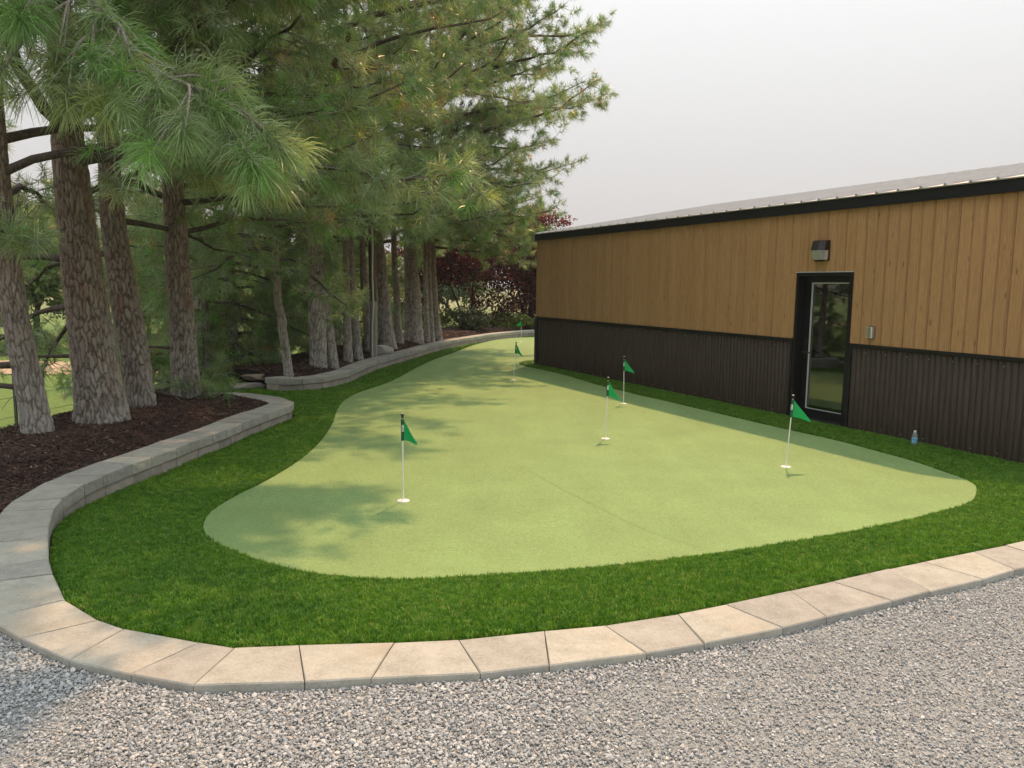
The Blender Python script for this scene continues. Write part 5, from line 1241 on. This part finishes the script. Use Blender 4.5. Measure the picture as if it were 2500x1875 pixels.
# ------------------------------------------------------------------ broad-leaved trees, shrubs
def leaf_tree(name, label, cat, base, stems, blobs, n, size, pal, seed, wood, group=None, thick=0.05):
    r = np.random.default_rng(seed); O = np.array(base); T = thing(name, label, cat, base, 0, group)
    parts = []
    for s in stems:
        ln_ = smooth_line([tuple(O + np.array(q)) for q in s], 0.15); parts.append(tube(ln_ + r.normal(0, .008, ln_.shape), np.linspace(thick, thick * 0.3, len(ln_)), 7))
        for k in range(6):
            i = int(len(ln_) * r.uniform(0.35, 0.95)); e = ln_[i] + np.array([r.normal(0, .5), r.normal(0, .5), r.uniform(.2, .9)]); parts.append(tube(np.array([ln_[i], (ln_[i] + e) / 2 + r.normal(0, .06, 3), e]), [thick * .4, thick * .25, thick * .1], 5))
    V, F = join(parts); obj('trunk', npmesh('trunk', V - O, F, wood, smooth=True), T)
    P = []; w = np.array([b[3] * b[4] * b[5] for b in blobs]); w = w / w.sum()
    for b, k in zip(blobs, (w * n).astype(int)):
        # clumps inside each blob so that gaps stay open
        nc = max(4, k // 26); c = r.normal(size=(nc, 3)); c /= np.linalg.norm(c, axis=1, keepdims=True); c *= (r.random((nc, 1)) ** 0.45)
        idx = r.integers(0, nc, k); q = c[idx] + r.normal(0, 0.13, (k, 3)); P.append(np.array(b[:3]) + q * np.array(b[3:6]))
    P = np.vstack(P); N = len(P); a = r.normal(size=(N, 3)); a /= np.linalg.norm(a, axis=1, keepdims=True); b_ = np.cross(a, r.normal(size=(N, 3))); b_ /= np.linalg.norm(b_, axis=1, keepdims=True)
    s = size * r.uniform(0.6, 1.3, (N, 1)); V = np.stack([P - a * s, P + b_ * s * .5, P + a * s, P - b_ * s * .5], 1).reshape(-1, 3); i = np.arange(N) * 4
    pal = np.array(pal); c = pal[r.integers(0, len(pal), N)] * r.uniform(0.7, 1.3, (N, 1))
    obj('crown', npmesh('crown', V, np.stack([i, i + 1, i + 2, i + 3], 1), MAT['leaves'], np.repeat(c, 4, 0)), T)
DK = plain('dark_bark', (0.045, 0.036, 0.032), 0.9)
RED = [(0.060, 0.012, 0.014), (0.095, 0.018, 0.018), (0.035, 0.010, 0.012), (0.16, 0.028, 0.024), (0.05, 0.022, 0.016)]
leaf_tree('plum_tree', 'purple-leaved tree with dark spreading stems behind the green shrub', 'tree', (-1.9, 31.0, 0.1),
          [[(0, 0, 0), (-.5, 0, .8), (-1.6, .2, 1.9), (-2.2, .2, 3.0)], [(0, 0, 0), (-.2, .1, 1.0), (-.7, .3, 2.2), (-.6, .4, 3.4)], [(0, 0, 0), (.3, 0, .9), (.4, .3, 2.2), (1.0, .4, 3.6)]],
          [(-1.6, 0, 2.6, 1.7, 1.5, 1.0), (0.3, 0, 2.7, 1.7, 1.4, 1.1), (-.6, 0.3, 3.1, 1.8, 1.3, 0.9), (-2.2, 0.2, 1.0, 1.5, 1.0, .8), (0.9, .2, 1.1, 1.2, .9, .8), (-3.4, 0.1, 1.5, 1.0, .9, 1.1)], 17000, 0.07, RED, 71, DK, 'purple-leaved trees')
leaf_tree('plum_tree', 'purple-leaved tree right behind the farthest flag', 'tree', (0.6, 32.6, 0.1),
          [[(0, 0, 0), (-.3, 0, 1.2), (-.5, .1, 2.4), (-.3, .2, 3.8)], [(0, 0, 0), (.3, 0, .8), (.9, .2, 2.0), (1.5, .3, 3.4)], [(0.1, .1, 0), (0.1, .1, 1.4), (.2, .1, 3.0), (.3, .1, 4.4)]],
          [(-.7, 0, 2.4, 1.3, 1.2, 1.1), (.9, 0, 2.6, 1.3, 1.2, 1.2), (.2, .2, 3.5, 1.4, 1.2, 1.0), (.4, .1, 0.9, 1.5, 1, .8)], 15000, 0.07, RED, 72, DK, 'purple-leaved trees')
leaf_tree('plum_tree', 'tallest purple-leaved tree peeking over the building corner', 'tree', (1.5, 35.5, -0.75),
          [[(0, 0, 0), (-.3, 0, 1.6), (-.6, .1, 3.4), (-1.0, .2, 5.0)], [(0, 0, 0), (.2, 0, 1.6), (.1, .2, 3.2), (-.1, .3, 5.6)]],
          [(-1.2, 0, 4.6, 1.3, 1.2, 1.0), (-.3, 0, 5.2, 1.3, 1.2, .9), (-.2, .2, 2.8, 1.5, 1.2, 1.2)], 9000, 0.075, [(0.12, 0.022, 0.022), (0.19, 0.035, 0.03), (0.07, 0.015, 0.018), (0.25, 0.06, 0.05)], 73, DK, 'purple-leaved trees')
GRN = [(0.06, 0.085, 0.045), (0.085, 0.11, 0.06), (0.045, 0.07, 0.038)]
leaf_tree('green_shrub', 'feathery grey-green shrub behind the far wall under the purple trees', 'shrub', (-1.55, 28.6, 0.2), [[(0, 0, 0), (-.2, 0, .4), (-.4, 0, .8)], [(0, 0, 0), (.2, 0, .4), (.3, 0, .9)]],
          [(0, 0, .35, .75, .5, .4), (-.25, 0, .65, .5, .4, .35), (.3, 0, .55, .5, .4, .35)], 3600, 0.045, GRN, 74, DK, thick=0.02)
YG = [(0.14, 0.19, 0.04), (0.2, 0.24, 0.06), (0.1, 0.15, 0.03)]
leaf_tree('leafy_shrub', 'yellow-green leafy shrub among the purple-leaved stems', 'shrub', (-3.6, 30.2, 0.0), [[(0, 0, 0), (-.2, 0, .5), (-.3, 0, 1.0)]], [(0, 0, .6, 1.0, .7, .6), (.8, .2, .5, .8, .6, .45)], 3200, 0.07, YG, 75, DK, thick=0.02)
leaf_tree('leafy_shrub', 'low yellow-green shrub left of the farthest flag behind the wall', 'shrub', (-0.2, 30.9, 0.0), [[(0, 0, 0), (.1, 0, .4), (.2, 0, .8)]], [(0, 0, .45, .9, .5, .45), (1.0, .3, .4, .8, .5, .4)], 2600, 0.065, YG, 76, DK, thick=0.02)
LG = [(0.10, 0.165, 0.045), (0.14, 0.20, 0.06), (0.075, 0.13, 0.035), (0.17, 0.22, 0.08)]
spots = [(-15, 36, 6, 'round light green tree beyond the dirt path, left of the near trunks', 81), (-20.5, 45, 7, 'tall light green tree beyond the lawn at far left', 82), (-14.2, 48, 5.5, 'light green willow-like tree glimpsed between the leaning and straight trunks', 83),
         (-10.5, 52, 6, 'pale green tree far behind the bed gap', 84), (-28, 40, 7, 'broad green tree at the far left edge of the lawn', 85), (-20.3, 34, 6.5, 'light green tree seen between the leftmost leaning trunk and the thickest one', 88), (-17.2, 41, 7, 'tall light green tree behind the two near leaning trunks', 89), (-24.5, 36, 6, 'low light green tree left of the leaning trunk', 90), (-5, 60, 7, 'light green tree far behind the purple-leaved trees', 86), (4, 58, 6, 'farthest light green tree behind the building corner', 87)]
for x, y, hh, lab, sd in spots:
    z0 = float(terr(np.array([(x, y)]))[0]); k = hh / 6
    leaf_tree('green_tree', lab, 'tree', (x, y, z0), [[(0, 0, 0), (.1, 0, 1.5 * k), (-.3, .2, 3.5 * k)], [(0, 0, 0), (.1, 0, 1.4 * k), (.9 * k, .2, 3.2 * k)]],
              [(0, 0, 3.4 * k, 2.6 * k, 2.2 * k, 1.7 * k), (-1.4 * k, 0, 2.2 * k, 1.8 * k, 1.6 * k, 1.1 * k), (1.5 * k, 0, 2.3 * k, 1.8 * k, 1.6 * k, 1.2 * k), (0.2, 0, 5.0 * k, 1.6 * k, 1.5 * k, 1.0 * k)], 8000, 0.17, LG, sd, DK, 'light green trees beyond the lawn', thick=0.12)

# ------------------------------------------------------------------ wire fence beyond the trunks
wf = thing('wire_fence', 'thin wire fence with slim posts crossing the lawn behind the trunks', 'fence', (-8.0, 14, -0.9))
fx = [(-9.6, 8.0), (-9.2, 11.0), (-8.8, 14.0), (-8.4, 17.0), (-8.0, 20.0)]
fm = plain('fence_wire', (0.12, 0.12, 0.12), 0.5, 0.5)
for x, y in fx:
    z = float(terr(np.array([(x, y)]))[0]); mb = MB(); mb.box(x + 7.98, x + 8.02, y - 14.02, y - 13.98, z + .9 - 0.1, z + .9 + 1.25); obj('post', mb.mesh('post', fm), wf)
for hz_ in (0.45, 0.8, 1.2):
    V, F = tube([(x + 8.0, y - 14.0, float(terr(np.array([(x, y)]))[0]) + 0.9 + hz_) for x, y in fx], 0.004, 4); obj('wire', npmesh('wire', V, F, fm), wf)

# ------------------------------------------------------------------ far hills and the smoky air
r = np.random.default_rng(5); a = np.linspace(-1.45, -0.06, 120); rings = []
for dist_, hs_ in ((420, 0.0), (560, 0.55), (760, 1.0), (1100, 0.8)):
    hh = 20 + 62 * vnoise(np.column_stack([np.cos(a) * 3, np.sin(a) * 3]), 1.3, 17, 4); hh = hh * np.clip((-0.06 - a) / 0.3, 0, 1); rings.append(np.column_stack([np.sin(a) * dist_, np.cos(a) * dist_, -1.2 + hs_ * hh * (dist_ / 760)]))
V = np.vstack(rings); n = len(a); i = (np.arange(3)[:, None] * n + np.arange(n - 1)[None]).ravel()
m = Mat('hill_scrub'); p = m.pos(); m.set(Base_Color=m.ramp(m.noise(p, 0.05, 5, 0.7), [(0.35, (0.045, 0.07, 0.035)), (0.6, (0.10, 0.11, 0.06)), (0.8, (0.18, 0.16, 0.10))]), Roughness=0.95)
tag(obj('hills', npmesh('hills', V, np.stack([i, i + 1, i + n + 1, i + n], 1), m.m, smooth=True)), kind='structure')
HAZE = True
if HAZE:
    mb = MB(); mb.box(-1500, 1500, -400, 1500, -3.0, 130)
    m = Mat('smoke_haze'); m.N.remove(m.b); v = m.n('VolumePrincipled'); v.inputs['Color'].default_value = (0.80, 0.88, 0.97, 1); v.inputs['Density'].default_value = 0.0007; v.inputs['Anisotropy'].default_value = 0.0
    m.L.new(v.outputs[0], m.o.inputs['Volume'])
    tag(obj('haze', mb.mesh('haze', m.m)), 'thin smoky haze filling the air over the whole scene', 'haze', kind='stuff')
